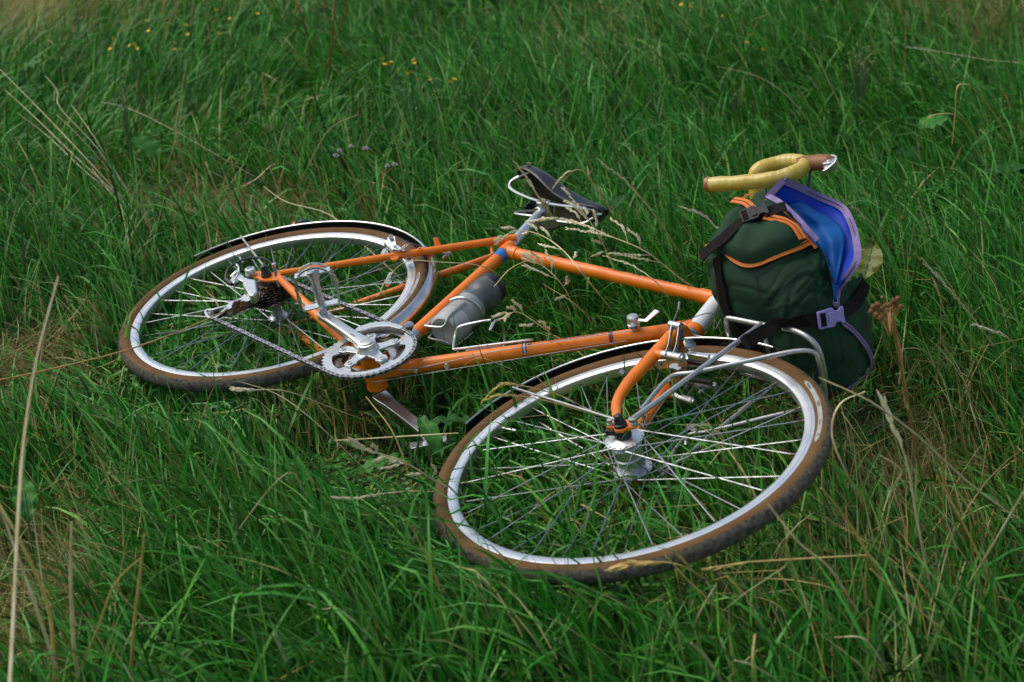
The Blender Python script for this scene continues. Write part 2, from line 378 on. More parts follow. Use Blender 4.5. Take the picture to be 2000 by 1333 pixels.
def make_wheel(origin, ax, ay, az, phase, valve, front, lab):
    Wm = mat4(origin, ax, ay, az)
    prof = [(.3175, .0106), (.3165, .0113), (.3120, .0112), (.3113, .0104), (.3106, .0112), (.3030, .0110), (.2992, .0088), (.2985, .006),
            (.2985, -.006), (.2992, -.0088), (.3030, -.0110), (.3120, -.0112), (.3165, -.0113), (.3175, -.0106), (.314, -.008), (.314, .008)]
    wheel = MB().revolve(prof, 128).build('wheel', RIM, BIKE, 30, 0, Wm)
    mis = []
    for i in range(len(TYRE_PROF)):
        a = 36 + 12 * i; mis.append(1 if 112 <= a < 236 else 0)
    prof2 = list(TYRE_PROF)
    MB().revolve(prof2, 144, mis=mis).build('tyre', [TAN, TREAD], wheel, 60)
    # hub
    h = MB()
    if front:
        h.lathe([(.006, -.050), (.011, -.048), (.013, -.036), (.034, -.033), (.034, -.030), (.022, -.029), (.0245, -.022), (.0255, -.004), (.0235, -.002), (.0235, .004), (.026, .006), (.0265, .018), (.022, .024), (.020, .027), (.034, .028), (.034, .031), (.020, .033), (.014, .036)], (0, 0, 0), (0, 0, 1), 36)
        h.build('hub', ALLOY, wheel, 35)
        c = MB(); c.lathe([(.0145, .036), (.015, .039), (.013, .050), (.009, .052)], (0, 0, 0), (0, 0, 1), 24); c.box((-.020, -.002, .046), (.009, 0, 0), (0, .007, 0), (0, 0, .005)); c.build('dynamo_connector', BLACKR, wheel, 30, .001)
        fl = (.0295, -.0315); fr_ = .0305
    else:
        h.lathe([(.006, -.064), (.011, -.060), (.012, -.042), (.0225, -.036), (.0225, -.0335), (.012, -.029), (.0105, -.018), (.0105, -.002), (.012, .006), (.0225, .010), (.0225, .013), (.014, .014)], (0, 0, 0), (0, 0, 1), 36)
        h.build('hub', ALLOY, wheel, 35)
        fl = (.0115, -.0347); fr_ = .0200
    # flange notches read as bolts round the flange
    for zf, of in ((fl[0], 0), (fl[1], 10)):
        nb = MB(); nb.lathe([(fr_ + .0005, -.0012), (fr_ + .0022, -.0012), (fr_ + .0022, .0012), (fr_ + .0005, .0012)], (0, 0, zf), (0, 0, 1), 36)
        for k in range(18):
            a = R(phase + 20 * k + of); c, s_ = math.cos(a), math.sin(a)
            nb.cyl((fr_ * c, fr_ * s_, zf - .0028), (fr_ * c, fr_ * s_, zf + .0028), .0019, 6)
        nb.build('spoke_head_ring', CHROME, wheel)
    # spokes: four kinds, nine of each
    for k4 in range(4):
        side = 0 if k4 in (0, 2) else 1; lead = 1 if k4 < 2 else -1
        rim_a = R(phase + 10 * k4); hub_a = rim_a + lead * R(58)
        zf = fl[side] + (.0022 if lead > 0 else -.0022)
        p0 = np.array([fr_ * math.cos(hub_a), fr_ * math.sin(hub_a), zf]); p1 = np.array([.3005 * math.cos(rim_a), .3005 * math.sin(rim_a), .0022 * (1 if side == 0 else -1)])
        d_ = nrm(p1 - p0); mb = MB(); mb.tube([p0, p1 - d_ * .011], .00105, 5); mb.tube([p1 - d_ * .013, p1 - d_ * .003, p1 + d_ * .001], [.0015, .0021, .0032], 7, 1)
        first = mb.build('spoke', [SPOKEM, DARKSTEEL], wheel)
        for j in range(1, 9):
            o = first.copy(); o.matrix_local = Matrix.Rotation(R(40 * j), 4, 'Z'); scene.collection.objects.link(o); o.parent = wheel
            o.matrix_local = Matrix.Rotation(R(40 * j), 4, 'Z')
    va = R(valve); vd = np.array([math.cos(va), math.sin(va), 0])
    MB().tube([vd * .300, vd * .290, vd * .289, vd * .270], [.0033, .0033, .0024, .0024], 10).tube([vd * .277, vd * .262], .0034, 10).build('valve', CHROME, wheel)
    # sidewall print
    for a0, a1 in lab:
        label_arc('tyre_label', a0, a1, .3225, .3300, .0006, wheel, LABELW)
        words = [('Panaracer', 0.05, 'D'), ('PASELA', .38, 'S'), ('TOUR GUARD', .66, 'D'), ('PT', .88, 'D')]
        for wd_, t0, mk in words:
            vs, fs = text_mesh(wd_, .0062 if wd_ != 'TOUR GUARD' else .0036, .15)
            out = []
            for x, y, _ in vs:
                s_ = (a1 - a0); a = R(a0 + s_ * t0) + math.copysign(1, s_) * x * .82 / .326; rr = .3243 + y * (1 if s_ < 0 else 1)
                if s_ > 0: rr = .3285 - y
                out.append((rr * math.cos(a), rr * math.sin(a), tyre_z(rr) + .0011))
            MB().add(out, fs).build('tyre_lettering', DECAL_D if mk == 'D' else DECAL_M, wheel)
    return wheel
WR = make_wheel(REAR, X3, Y3, Z3, 6.4, 161.3, False, [(48, 2)])
WF = make_wheel(AXF, FF, HA, FN, 4.1, 168.9, True, [(43, 7)])

GINV = {}
# mudguards ----------------------------------------------------
def guard(name, o, ax, ay, az, a0, a1, rg=.3640, hw=.0225):
    pts = []
    for i in range(13):
        t = -1 + 2 * i / 12; pts.append((rg - .011 * abs(t) ** 2.2, hw * t))
    roll = .0012
    prof_out = [(r + .0011, z) for r, z in pts]; prof_in = [(r - .0006, z) for r, z in pts][::-1]
    prof = prof_out + [(prof_out[-1][0] - .0030, hw + roll)] + [(prof_in[0][0] - .0025, hw - .0006)] + prof_in + [(prof_in[-1][0] - .0025, -hw + .0006)] + [(prof_out[0][0] - .0030, -hw - roll)]
    mis = [0] * 13 + [0] + [1] * 13 + [0, 0, 0]; mis = mis[:len(prof)]
    g_ = MB().revolve(prof, 90, a0, a1, mis).tube([((rg - .0125) * math.cos(R(a)), (rg - .0125) * math.sin(R(a)), hw + .0004) for a in np.linspace(a0, a1, 70)], .0019, 7).build(name, [MUDOUT, MUDIN], BIKE, 40, 0, mat4(o, ax, ay, az)); GINV[g_.name] = mat4(o, ax, ay, az).inverted(); return g_
GR = guard('mudguard', REAR, X3, Y3, Z3, -6, 177)
GFm = guard('mudguard', AXF, FF, HA, FN, 66, 175)
# mudguard stays
def stay(P, r=.0026, par=None, name='mudguard_stay', m_=None, n=8): return MB().tube(spline(P, 4) if len(P) > 2 else P, r, n).build(name, m_ or STEEL, par)
def loc(gm, X): return np.array(GINV[gm.name] @ Vector(X))
for a_, sg in ((157, 1), (157, -1), (118, -1)):
    e_ = REAR + np.array([math.cos(R(a_)), math.sin(R(a_)), 0]) * .357 + Z3 * sg * .025
    stay([loc(GR, REAR + np.array([-.006, .010, sg * .071])), loc(GR, e_)], .0026, GR)
for a_, sg in ((154, 1), (154, -1)):
    e_ = AXF + (FF * math.cos(R(a_)) + HA * math.sin(R(a_))) * .357 + FN * sg * .025
    stay([loc(GFm, F(.045, -.384, sg * .061)), loc(GFm, e_)], .0026, GFm)
# tail lamp on the rear mudguard
a_ = R(134); c0 = REAR + np.array([math.cos(a_), math.sin(a_), 0]) * .372
rd = np.array([math.cos(a_), math.sin(a_), 0]); td = np.array([-rd[1], rd[0], 0])
tl = MB(); tl.lathe([(.017, 0), (.021, .004), (.021, .016), (.012, .026), (.0, .028)], c0 - Z3 * .0 + td * 0, rd, 24); TL = tl.build('tail_lamp', BLACKR, BIKE)
MB().lathe([(.0185, 0), (.0185, .006), (.012, .011), (.0, .0125)], c0 + rd * .011 + td * .017, td, 24).build('lens', REDL, TL)

# fork ---------------------------------------------------------
fk = MB(); fk.tube([F(0, -.012, 0), F(0, -.045, 0)], .0185, 20)
fk.tube([F(-.001, -.028, .036), F(0, -.022, .018), F(0, -.020, 0), F(0, -.022, -.018), F(-.001, -.028, -.036)], [.0125, .0155, .016, .0155, .0125], 18)
FORK = fk.build('fork', ORANGE, BIKE)
for sg in (1, -1):
    P_ = [F(-.003, -.026, sg * .034), F(-.003, -.13, sg * .039), F(-.003, -.205, sg * .044), F(.0, -.262, sg * .0475), F(.012, -.318, sg * .0505), F(.038, -.368, sg * .0535)]
    MB().tube(spline(P_, 5), [.0142, .0135, .0128, .0112, .0095, .0080], 16, flat=.86, ref=FN).build('fork_blade', ORANGE, FORK)
    MB().tube([F(-.003, -.040, sg * .0347), F(-.003, -.056, sg * .0355)], .0147, 16, flat=.9, ref=FN).build('fork_band', BLUE_BAND, FORK)
    pl = [(-.020, .016), (.006, .022), (.012, .010), (.026, .012), (.028, .002), (.014, -.004), (.010, -.012), (-.004, -.014), (-.012, -.004), (-.026, -.004), (-.028, .006)]
    MB().plate(pl, AXF + FN * sg * .0505, FF, HA, FN * sg, .0055).build('fork_dropout', ORANGE, FORK, 30, .001)
    # eyelet bolts
    for ex, ey in ((.0225, .007), (-.021, .003)):
        c_ = AXF + FF * ex + HA * ey + FN * sg * .056
        MB().cyl(c_, c_ + FN * sg * .0035, .0062, 14).cyl(c_ + FN * sg * .0035, c_ + FN * sg * .010, .0046, 14).build('eyelet_bolt', CHROME, FORK)
    c_ = AXF + FN * sg * .056
    MB().lathe([(.0115, 0), (.0115, .006), (.0095, .007), (.0065, .022), (.003, .024)], c_, FN * sg, 20).build('axle_cap', BLACKR, FORK)
    # low rider boss bolt
c_ = F(-.006, -.232, .057); MB().cyl(c_ - FF * .01, c_ - FF * .0145 + FN * .006, .0058, 14).build('rack_boss_bolt', CHROME, FORK)
c_ = REAR + Z3 * .0685; MB().lathe([(.0115, 0), (.0115, .006), (.0095, .008), (.007, .026), (.003, .028)], c_, Z3, 20).build('axle_cap', BLACKR, BIKE)
c_ = REAR + np.array([-.004, .027, .068]); MB().cyl(c_, c_ + Z3 * .012, .0030, 8).cyl(c_ + Z3 * .010, c_ + Z3 * .017, .0046, 12).build('eyelet_bolt', CHROME, BIKE)

# front rack ---------------------------------------------------
A0 = np.array([.103, -.033]); e0 = nrm([.953, -.30]); u0 = np.array([.30, .953])
def D(L, hgt, n): q = A0 + e0 * L + u0 * hgt; return F(q[0], q[1], n)
rk = MB()
loop = [D(.0, -.004, .04), D(.0, 0, .055), D(.015, 0, .060), D(.10, 0, .060), D(.165, 0, .060), D(.20, 0, .040), D(.207, 0, .0), D(.20, 0, -.040), D(.165, 0, -.060), D(.1, 0, -.060), D(.015, 0, -.060), D(.0, 0, -.05), D(-.002, -.0, .0)]
rk.tube(spline(loop, 7, True), .0050, 10, closed=True)
rk.tube([D(.085, 0, .060), D(.085, 0, -.060)], .0042, 10)
rk.box(D(-.045, -.006, 0), (FF * e0[0] + HA * e0[1]) * .045, FN * .010, (FF * u0[0] + HA * u0[1]) * .0015)
RACK = rk.build('front_rack', STEEL, BIKE)
for sg in (1, -1):
    m = MB(); a = AXF + FF * .0225 + HA * .007 + FN * sg * .0665
    m.tube([a, a + nrm(D(.085, 0, sg * .060) - a) * .06, D(.085, 0, sg * .062)], [.0055, .0048, .0048], 10)
    b = F(.086, -.249, sg * .062); m.tube(spline([a + nrm(b - a) * .03, b, F(.125, -.227, sg * .061), F(.20, -.186, sg * .059), F(.275, -.145, sg * .057), F(.306, -.132, sg * .048), F(.312, -.132, sg * .028), F(.312, -.132, 0)], 6), .0042, 10)
    m.lathe([(.0075, -.002), (.0075, .002)], a, FN, 14)
    m.tube([b + (FF * .0 - HA * .0), b + FF * .003 - HA * .0 + FN * sg * .0 + (FF * .25 - HA * .97) * .016 + FN * sg * .006], .0034, 8)
    m.build('rack_strut', STEEL, RACK)
    m = MB(); c_ = F(.079, -.214, sg * .064); m.lathe([(.0085, -.0015), (.0085, .0015)], c_, FN, 14); m.box(c_ + FF * .008 - HA * .006, FF * .008 - HA * .004, HA * .004 + FF * .002, FN * .0014); m.build('rack_tab', STEEL, RACK)

# crankset -----------------------------------------------------
CR = empty('crankset', BIKE)
B0 = 136.2
def ring(nT, ro, ri, z0, z1, tooth, lobes=0):
    mb = MB(); n = nT * 4; vo = []; vi = []
    for i in range(n):
        a = 2 * math.pi * i / n; ph = i % 4; r = ro + (tooth if ph == 1 else (tooth * .75 if ph == 2 else (0 if ph == 3 else .0)))
        q = ri
        if lobes:
            dd = min(abs(((math.degrees(a) - B0 - 72 * k + 180) % 360) - 180) for k in range(5))
            q = ri - lobes * math.exp(-(dd / 9.5) ** 4)
        vo.append((r * math.cos(a), r * math.sin(a))); vi.append((q * math.cos(a), q * math.sin(a)))
    vs = [(x, y, z0) for x, y in vo] + [(x, y, z0) for x, y in vi] + [(x, y, z1) for x, y in vo] + [(x, y, z1) for x, y in vi]
    fs = []
    for i in range(n):
        j = (i + 1) % n
        fs += [(i, n + i, n + j, j), (2 * n + i, 2 * n + j, 3 * n + j, 3 * n + i), (i, j, 2 * n + j, 2 * n + i), (n + i, 3 * n + i, 3 * n + j, n + j)]
    return mb.add(vs, fs)
ring(46, .0905, .0735, .0430, .0455, .0042, .020).build('chainring', ALLOY, CR)
ring(36, .0690, .0560, .0350, .0372, .0038, .004).build('chainring', DARKSTEEL, CR)
ring(28, .0520, .0400, .0270, .0290, .0038, .002).build('chainring', CHROME, CR)
sp = MB()
for k in range(5):
    a = R(B0 + 72 * k); ax = np.array([math.cos(a), math.sin(a), 0]); ay = np.array([-ax[1], ax[0], 0])
    sp.plate([(.012, -.015), (.024, -.0125), (.042, -.0095), (.0485, -.0125), (.0625, -.0085), (.0625, .0085), (.0485, .0125), (.042, .0095), (.024, .0125), (.012, .015)], Z3 * .0462, ax, ay, Z3, .0052)
sp.lathe([(.0235, .044), (.0235, .0512), (.0195, .057), (.0185, .066), (.0145, .0675)], (0, 0, 0), Z3, 36)
sp.build('spider', ALLOY, CR, 35, .0008)
for k in range(5):
    a = R(B0 + 72 * k); c_ = np.array([math.cos(a) * .055, math.sin(a) * .055, .0512])
    MB().lathe([(.0052, 0), (.0056, .0008), (.0056, .0018), (.0030, .0020), (.0028, .0008)], c_, Z3, 14).build('chainring_bolt', CHROME, CR)
def crank(ang, sg, name='crank_arm'):
    a = R(ang); ax = np.array([math.cos(a), math.sin(a), 0]); ay = np.cross(Z3, ax); z_ = Z3 * sg
    mb = MB(); st = [(-.004, .0165, .052, .0685), (.016, .0155, .054, .0685), (.04, .0125, .056, .0690), (.09, .0110, .0595, .0715), (.145, .0115, .0625, .0745), (.160, .0125, .063, .0755), (.175, .0125, .063, .0755), (.184, .0085, .064, .0750)]
    vs = []; fs = []
    for L, hw, z0, z1 in st:
        ch = .003
        for y_, z in ((-hw, z0), (hw, z0), (hw, z1 - ch), (hw - ch, z1), (-hw + ch, z1), (-hw, z1 - ch)): vs.append(ax * L + ay * y_ + z_ * z)
    for i in range(len(st) - 1):
        for j in range(6): fs.append((i * 6 + j, i * 6 + (j + 1) % 6, i * 6 + 6 + (j + 1) % 6, i * 6 + 6 + j))
    fs += [(5, 4, 3, 2, 1, 0), tuple((len(st) - 1) * 6 + j for j in range(6))]
    mb.add(vs, fs); o = mb.build(name, ALLOY, CR, 50, .0012); return o, ax, ay
ca, cax, cay = crank(172.5, 1)
cap = MB(); cap.lathe([(.0128, .0680), (.0128, .0692), (.0122, .0694)], (0, 0, 0), Z3, 28); cap.lathe([(.0135, .0665), (.0145, .0684)], (0, 0, 0), Z3, 28, cap=False); cap.build('dust_cap', CHROME, CR)
vs, fs = text_mesh('SUGINO', .0062, 0); MB().add([-cay * (x - .012) * 0 + cax * (.058 - x * 1.0) - cay * (y - .006) * 1.0 + Z3 * .0698 for x, y, _ in vs], fs).build('crank_lettering', DECAL_D, CR)
crank(-8.5, -1)
# pedals: quill pedals with a cage
def pedal(c, sg, name='pedal'):
    z_ = Z3 * sg; c1 = nrm([.60, .80, 0]); c2 = np.cross(Z3, c1)
    mb = MB(); mb.lathe([(.0055, -.002), (.0085, .001), (.0085, .006), (.006, .008), (.009, .012), (.013, .016), (.0085, .020), (.0098, .028), (.0085, .060), (.0105, .078), (.0135, .086), (.014, .098), (.0115, .1005), (.0105, .0965)], c, z_, 22)
    P = mb.build(name, ALLOY, BIKE)
    for sd in (1, -1):
        for oo in (-.010, .010):
            pts = [c + z_ * .016 + c1 * sd * .034 + c2 * oo * 1.3, c + z_ * .030 + c1 * sd * .039 + c2 * oo, c + z_ * .060 + c1 * sd * .040 + c2 * oo, c + z_ * .082 + c1 * sd * .036 + c2 * oo, c + z_ * .100 + c1 * sd * .022 + c2 * oo, c + z_ * .108 + c1 * sd * .0 + c2 * oo]
            m = MB(); sp_ = spline(pts, 7); n0 = [c2] * len(sp_)
            sp2 = [p + c1 * sd * (.0008 * math.sin(i * 1.3)) for i, p in enumerate(sp_)]
            m.ribbon(sp2, np.array([c2] * len(sp2)), .0034, .0036); m.build('pedal_cage', CHROME, P)
    for zt in (.018, .092):
        m = MB(); m.box(c + z_ * zt, c1 * .036, c2 * .0105, z_ * .0018); m.build('cage_bracket', ALLOY, P, 30, .0006)
    return P
pedal(cax * .170 + Z3 * .0755, 1); a = R(-8.5)
pedal(np.array([math.cos(a), math.sin(a), 0]) * .170 - Z3 * .0755, -1)

# cassette -----------------------------------------------------
ca_ = MB()
for k in range(8):
    nT = 13 + 2 * k if k < 6 else 24 + 4 * (k - 6); r = nT * .0127 / (2 * math.pi); z0 = .0520 - k * .0043
    n = nT * 4; vs = []
    for z in (z0 - .0009, z0 + .0009):
        for i in range(n):
            a = 2 * math.pi * i / n; rr = r + (.0032 if i % 4 in (1, 2) else -.0012); vs.append((rr * math.cos(a), rr * math.sin(a), z))
    ca_.add(vs, [tuple(range(n - 1, -1, -1)), tuple(range(n, 2 * n))] + [(i, (i + 1) % n, n + (i + 1) % n, n + i) for i in range(n)])
ca_.cyl((0, 0, .016), (0, 0, .056), .017, 20); ca_.build('cassette', DARKSTEEL, BIKE, 30, 0, mat4(REAR, X3, Y3, Z3))

# rear derailleur ---------------------------------------------
RDp = MB(); Gp = bz(497, 580, .048) + np.array([0, 0, 0]); Tp = bz(424, 613, .046)
b0 = bz(492, 541, .064); RDp.lathe([(.0115, 0), (.012, .003), (.012, .018), (.0105, .0205), (.0065, .021), (.0062, .0185)], b0, Z3, 24)
RD = RDp.build('rear_derailleur', ALLOY, BIKE)
def pxplate(name, pts, z, t, m_, par, bev=.0008):
    P_ = [bz(u, v, z + t) for u, v in pts]; c = P_[0]
    return MB().plate([((p - c)[0], (p - c)[1]) for p in P_], c - Z3 * t, X3, Y3, Z3, t).build(name, m_, par, 30, bev)
pxplate('knuckle', [(473, 546), (478, 541), (488, 545), (499, 546), (501, 558), (502, 570), (495, 577), (486, 577), (480, 566), (474, 556)], .056, .022, ALLOY, RD, .003)
pxplate('parallelogram', [(448, 549), (463, 526), (468, 528), (467, 534), (481, 545), (478, 552), (466, 546), (456, 553)], .058, .012, ALLOY, RD, .001)
cg = [(508, 570), (507, 579), (497, 584), (478, 590), (455, 600), (441, 606), (437, 600), (452, 589), (470, 582), (478, 574), (484, 580), (497, 580), (504, 570)]
MB().ribbon([bz(u, v, .056) for u, v in ((443, 599), (430, 602), (416, 606), (404, 606), (401, 611), (405, 619), (413, 623), (421, 622), (429, 616), (437, 608), (444, 602))], np.array([Z3] * 11), .0052, .0022).build('pulley_cage_loop', ALLOY, RD, 40, .0005)
outer = [bz(u, v, .056) for u, v in cg]
MB().plate([((p - outer[0])[0], (p - outer[0])[1]) for p in outer], outer[0] - Z3 * .002, X3, Y3, Z3, .0022).build('pulley_cage', ALLOY, RD, 30, .0006)
MB().plate([((p - outer[0])[0], (p - outer[0])[1]) for p in outer], outer[0] - Z3 * .018, X3, Y3, Z3, .0016).build('pulley_cage', DARKSTEEL, RD, 30)
for P_ in (Gp, Tp):
    MB().lathe([(.006, -.004), (.020, -.003), (.020, .003), (.006, .004), (.006, .0085)], P_, Z3, 22).build('jockey_wheel', GREASE, RD)
MB().tube(spline([bz(447, 552, .068), bz(441, 543, .072), bz(446, 526, .080), bz(466, 511, .088), bz(492, 504, .090), bz(515, 506, .088), bz(531, 516, .080), bz(538, 535, .070), bz(541, 552, .062), bz(547, 562, .060)], 6), .0026, 8).build('cable_housing', HOUSING, RD)
MB().tube([bz(453, 556, .066), bz(441, 546, .070)], .0048, 10).build('barrel_adjuster', BLACKR, RD)
m = MB(); m.tube([bz(459, 548, .068), bz(467, 530, .074), bz(466, 522, .080), bz(462, 516, .084)], [.0022, .002, .002, .003], 8); m.cyl(bz(462, 548, .060), bz(462, 548, .072), .0045, 10); m.tube([bz(452, 541, .068), bz(462, 531, .076)], .0032, 8); m.build('cable_clamp_bolt', CHROME, RD)

# front derailleur --------------------------------------------
FD = MB(); c_ = SA * .135; FD.tube([c_ - SA * .009, c_ + SA * .009], .0172, 20); FD.tube([c_ + nrm([-.9, -.26, 0]) * .012 + Z3 * .010, bz(800, 636, .045), bz(788, 640, .052)], [.010, .009, .005], 10)
FDo = FD.build('front_derailleur', ALLOY, BIKE)
cag = [(690, 647), (700, 638), (722, 631), (748, 628), (768, 631), (784, 636), (787, 640), (780, 642), (760, 637), (744, 637), (722, 640), (704, 646)]
P_ = [bz(u, v, .060) for u, v in cag]; MB().plate([((p - P_[0])[0], (p - P_[0])[1]) for p in P_], P_[0] - Z3 * .0018, X3, Y3, Z3, .0018).build('derailleur_cage', ALLOY, FDo, 30, .0005)
MB().plate([((p - P_[0])[0], (p - P_[0])[1]) for p in P_], P_[0] - Z3 * .014, X3, Y3, Z3, .0014).build('derailleur_cage', DARKSTEEL, FDo, 30)

# chain --------------------------------------------------------
rc = .0925; rg = .0375
def tang(c1, r1, c2, r2, side, cross=False):
    d_ = c2 - c1; L = np.linalg.norm(d_); base = math.atan2(d_[1], d_[0]); off = math.acos((r1 + (r2 if cross else -r2)) / L)
    a = base + side * off; n_ = np.array([math.cos(a), math.sin(a)]); return c1 + n_ * r1, c2 + n_ * r2 * (-1 if cross else 1)
O2 = np.zeros(2); Rr = REAR[:2]; G2 = Gp[:2]; T2 = Tp[:2]
def arc(c, r, p, q, ccw):
    a0 = math.atan2(*(p - c)[::-1]); a1 = math.atan2(*(q - c)[::-1])
    if ccw:
        while a1 < a0: a1 += 2 * math.pi
    else:
        while a1 > a0: a1 -= 2 * math.pi
    return [c + r * np.array([math.cos(a), math.sin(a)]) for a in np.linspace(a0, a1, 24)]
t1a, t1b = tang(Rr, rg, O2, rc, 1)          # upper run
g1, g2 = tang(Rr, rg, G2, .018, -1, True)
g3, g4 = tang(G2, .018, T2, .018, 1, True)
t5, t6 = tang(T2, .018, O2, rc, -1)
path = []
def addp(ps, za, zb):
    for i, p in enumerate(ps): path.append(np.array([p[0], p[1], za + (zb - za) * i / max(1, len(ps) - 1)]))
addp(arc(O2, rc, t1b, t6, False), .0445, .0445)
addp([t6 + (t5 - t6) * k / 20 for k in range(1, 20)], .0445, .046)
addp(arc(T2, .018, t5, g4, False), .046, .046)
addp(arc(G2, .018, g3, g2, True), .047, .046)
addp(arc(Rr, rg, g1, t1a, False), .044, .044)
addp([t1a + (t1b - t1a) * k / 20 for k in range(1, 20)], .044, .0445)
path = np.array(path + [path[0]]); seg = np.linalg.norm(np.diff(path, axis=0), axis=1); cum = np.concatenate([[0], np.cumsum(seg)])
NL = int(cum[-1] / .0127) // 2 * 2; pitch = cum[-1] / NL
pos = [np.array([np.interp(k * pitch, cum, path[:, j]) for j in range(3)]) for k in range(NL + 1)]
rl = MB()
for p in pos[:-1]: rl.cyl(p - Z3 * .0036, p + Z3 * .0036, .0028, 8)
CHAIN = rl.build('chain', GREASE, BIKE)
def link_mesh(zs, sz):
    mb = MB(); p8 = []
    for s_, c_ in ((1, .00635), (-1, -.00635)):
        for t in np.linspace(-115, 115, 9):
            a = R(t) + (0 if s_ > 0 else math.pi); p8.append((c_ + sz * math.cos(a), sz * math.sin(a)))
    for z in zs:
        mb.plate(p8, (0, 0, z - .0005), X3, Y3, Z3, .0010)
        for s_ in (1, -1): mb.lathe([(.0019, 0), (.0019, .0005)], (s_ * .00635, 0, z + (.0005 if z > 0 else -.001)), Z3, 8, 1)
    return mb
o_out = link_mesh((.0033, -.0033), .0042).build('chain_link', [CHAINM, GREASE], CHAIN); o_in = link_mesh((.0022, -.0022), .0043).build('chain_link', [CHAINM, GREASE], CHAIN)
for k in range(NL):
    src = o_out if k % 2 else o_in
    o = src if k < 2 else src.copy()
    if k >= 2: scene.collection.objects.link(o); o.parent = CHAIN
    p, q = pos[k], pos[k + 1]; t = nrm(q - p); zz = nrm(Z3 - t * t[2]); o.matrix_local = mat4((p + q) / 2, t, np.cross(zz, t), zz)

# seat post and saddle ----------------------------------------
cl = np.array([-.212, .672, 0]); SPm = MB(); SPm.tube([SA * .52, SA * .52 + (cl - SA * .52) * .93], .0133, 20)
SP = SPm.build('seat_post', ALLOY, BIKE)
m = MB(); m.tube([cl - Z3 * .028 + Y3 * .004, cl + Z3 * .028 + Y3 * .004], .0125, 18); m.box(cl + np.array([.0, .012, 0]), X3 * .018, Y3 * .006, Z3 * .026); m.cyl(cl - np.array([.0, .012, -.0]), cl + np.array([0, .0, 0]), .017, 16); m.build('seat_clamp', ALLOY, SP, 40, .0015)
sad = MB(); sts = [(-.338, .030, .757, .030), (-.334, .058, .757, .040), (-.322, .069, .758, .044), (-.300, .073, .757, .045), (-.27, .069, .754, .045), (-.235, .062, .751, .052), (-.20, .044, .749, .056), (-.165, .031, .748, .055), (-.13, .0225, .748, .046), (-.11, .0200, .748, .038), (-.088, .0175, .748, .030), (-.074, .013, .747, .025), (-.069, .006, .746, .022)]
vs = []; fs = []; K = 17
for x, hw, yt, dr in sts:
    for i in range(K):
        t = -1 + 2 * i / (K - 1); a = abs(t)
        if a < .62: z = hw * (a / .62) * .96; y = yt - .012 * (a / .62) ** 2.4
        else: q = (a - .62) / .38; z = hw * (.96 + .09 * math.sin(q * 2.2)); y = yt - .012 - (dr - .012) * q
        vs.append((x, y, math.copysign(z, t)))
for i in range(len(sts) - 1):
    for j in range(K - 1): fs.append((i * K + j, i * K + j + 1, (i + 1) * K + j + 1, (i + 1) * K + j))
sad.add(vs, fs); SAD = sad.build('saddle', [LEATHER, LEATHER_IN], BIKE, 60)
so = SAD.modifiers.new('thickness', 'SOLIDIFY'); so.thickness = .0045; so.offset = 0; so.material_offset = 1
sb = SAD.modifiers.new('smooth', 'SUBSURF'); sb.levels = 1; sb.render_levels = 1
for sg in (1, -1):
    MB().tube(spline([(-.318, .742, sg * .050), (-.330, .722, sg * .046), (-.338, .700, sg * .040), (-.326, .684, sg * .034), (-.295, .679, sg * .028), (-.24, .680, sg * .022), (-.17, .686, sg * .021), (-.115, .700, sg * .020), (-.098, .716, sg * .012), (-.084, .726, sg * .006)], 6), .0036, 8).build('saddle_rail', CHROME, SAD)
    c_ = np.array([-.313, .7485 - .0, sg * .052]); MB().lathe([(.0075, 0), (.0075, .001), (.004, .0025)], c_ + Y3 * .004, Y3, 14).build('rivet', COPPER, SAD)
c_ = np.array([-.302, .735, .0785]); MB().lathe([(.0075, 0), (.0075, .0012), (.004, .0025)], c_, nrm([-.1, .35, 1]), 14).build('rivet', COPPER, SAD)
m = MB(); m.tube([(-.088, .720, -.010), (-.088, .720, .012)], .006, 10); m.tube([(-.090, .720, 0), (-.075, .731, 0)], .005, 8); m.build('nose_bolt', CHROME, SAD)

# bottle cages -------------------------------------------------
def cage(o, d, mdir, name='bottle_cage'):
    def L(t, m_, z): return o + d * t + mdir * m_ + Z3 * z
    for sg in (1,):
        mb = MB(); mb.box(L(.055, .019, 0), d * .036, Z3 * .009, mdir * .0015)
        C_ = mb.build(name, ALLOY, BIKE, 30, .0005)
    for sg in (1, -1):
        P = [L(.150, .030, sg * .006), L(.152, .022, sg * .010), L(.140, .019, sg * .012), L(.06, .0195, sg * .013), L(.004, .0195, sg * .014), L(-.004, .024, sg * .015),
             L(-.004, .060, sg * .017), L(.0, .070, sg * .024), L(.010, .072, sg * .034), L(.05, .074, sg * .0375), L(.072, .075, sg * .037)]
        MB().tube(spline(P, 5), .0026, 8).build('cage_wire', CHROME, C_)
    a = [L(.072 + .030 * math.sin(t) ** 2 * 0, .058 + .039 * math.cos(t), .039 * math.sin(t)) for t in np.linspace(-2.0, 2.0, 25)]
    h = MB(); P2 = [L(.072 + .018 * math.cos(t * .75), .058 + .039 * math.cos(t), .039 * math.sin(t)) for t in np.linspace(-2.1, 2.1, 25)]
    h.tube(P2, .0028, 8); h.build('cage_hoop', CHROME, C_)
    return C_
mS = np.array([.9602, .2792, 0]); mD = nrm([-dtd[1], dtd[0], 0])
cage(SA * .165, SA, mS)
cage(dtd * .165, dtd, mD)
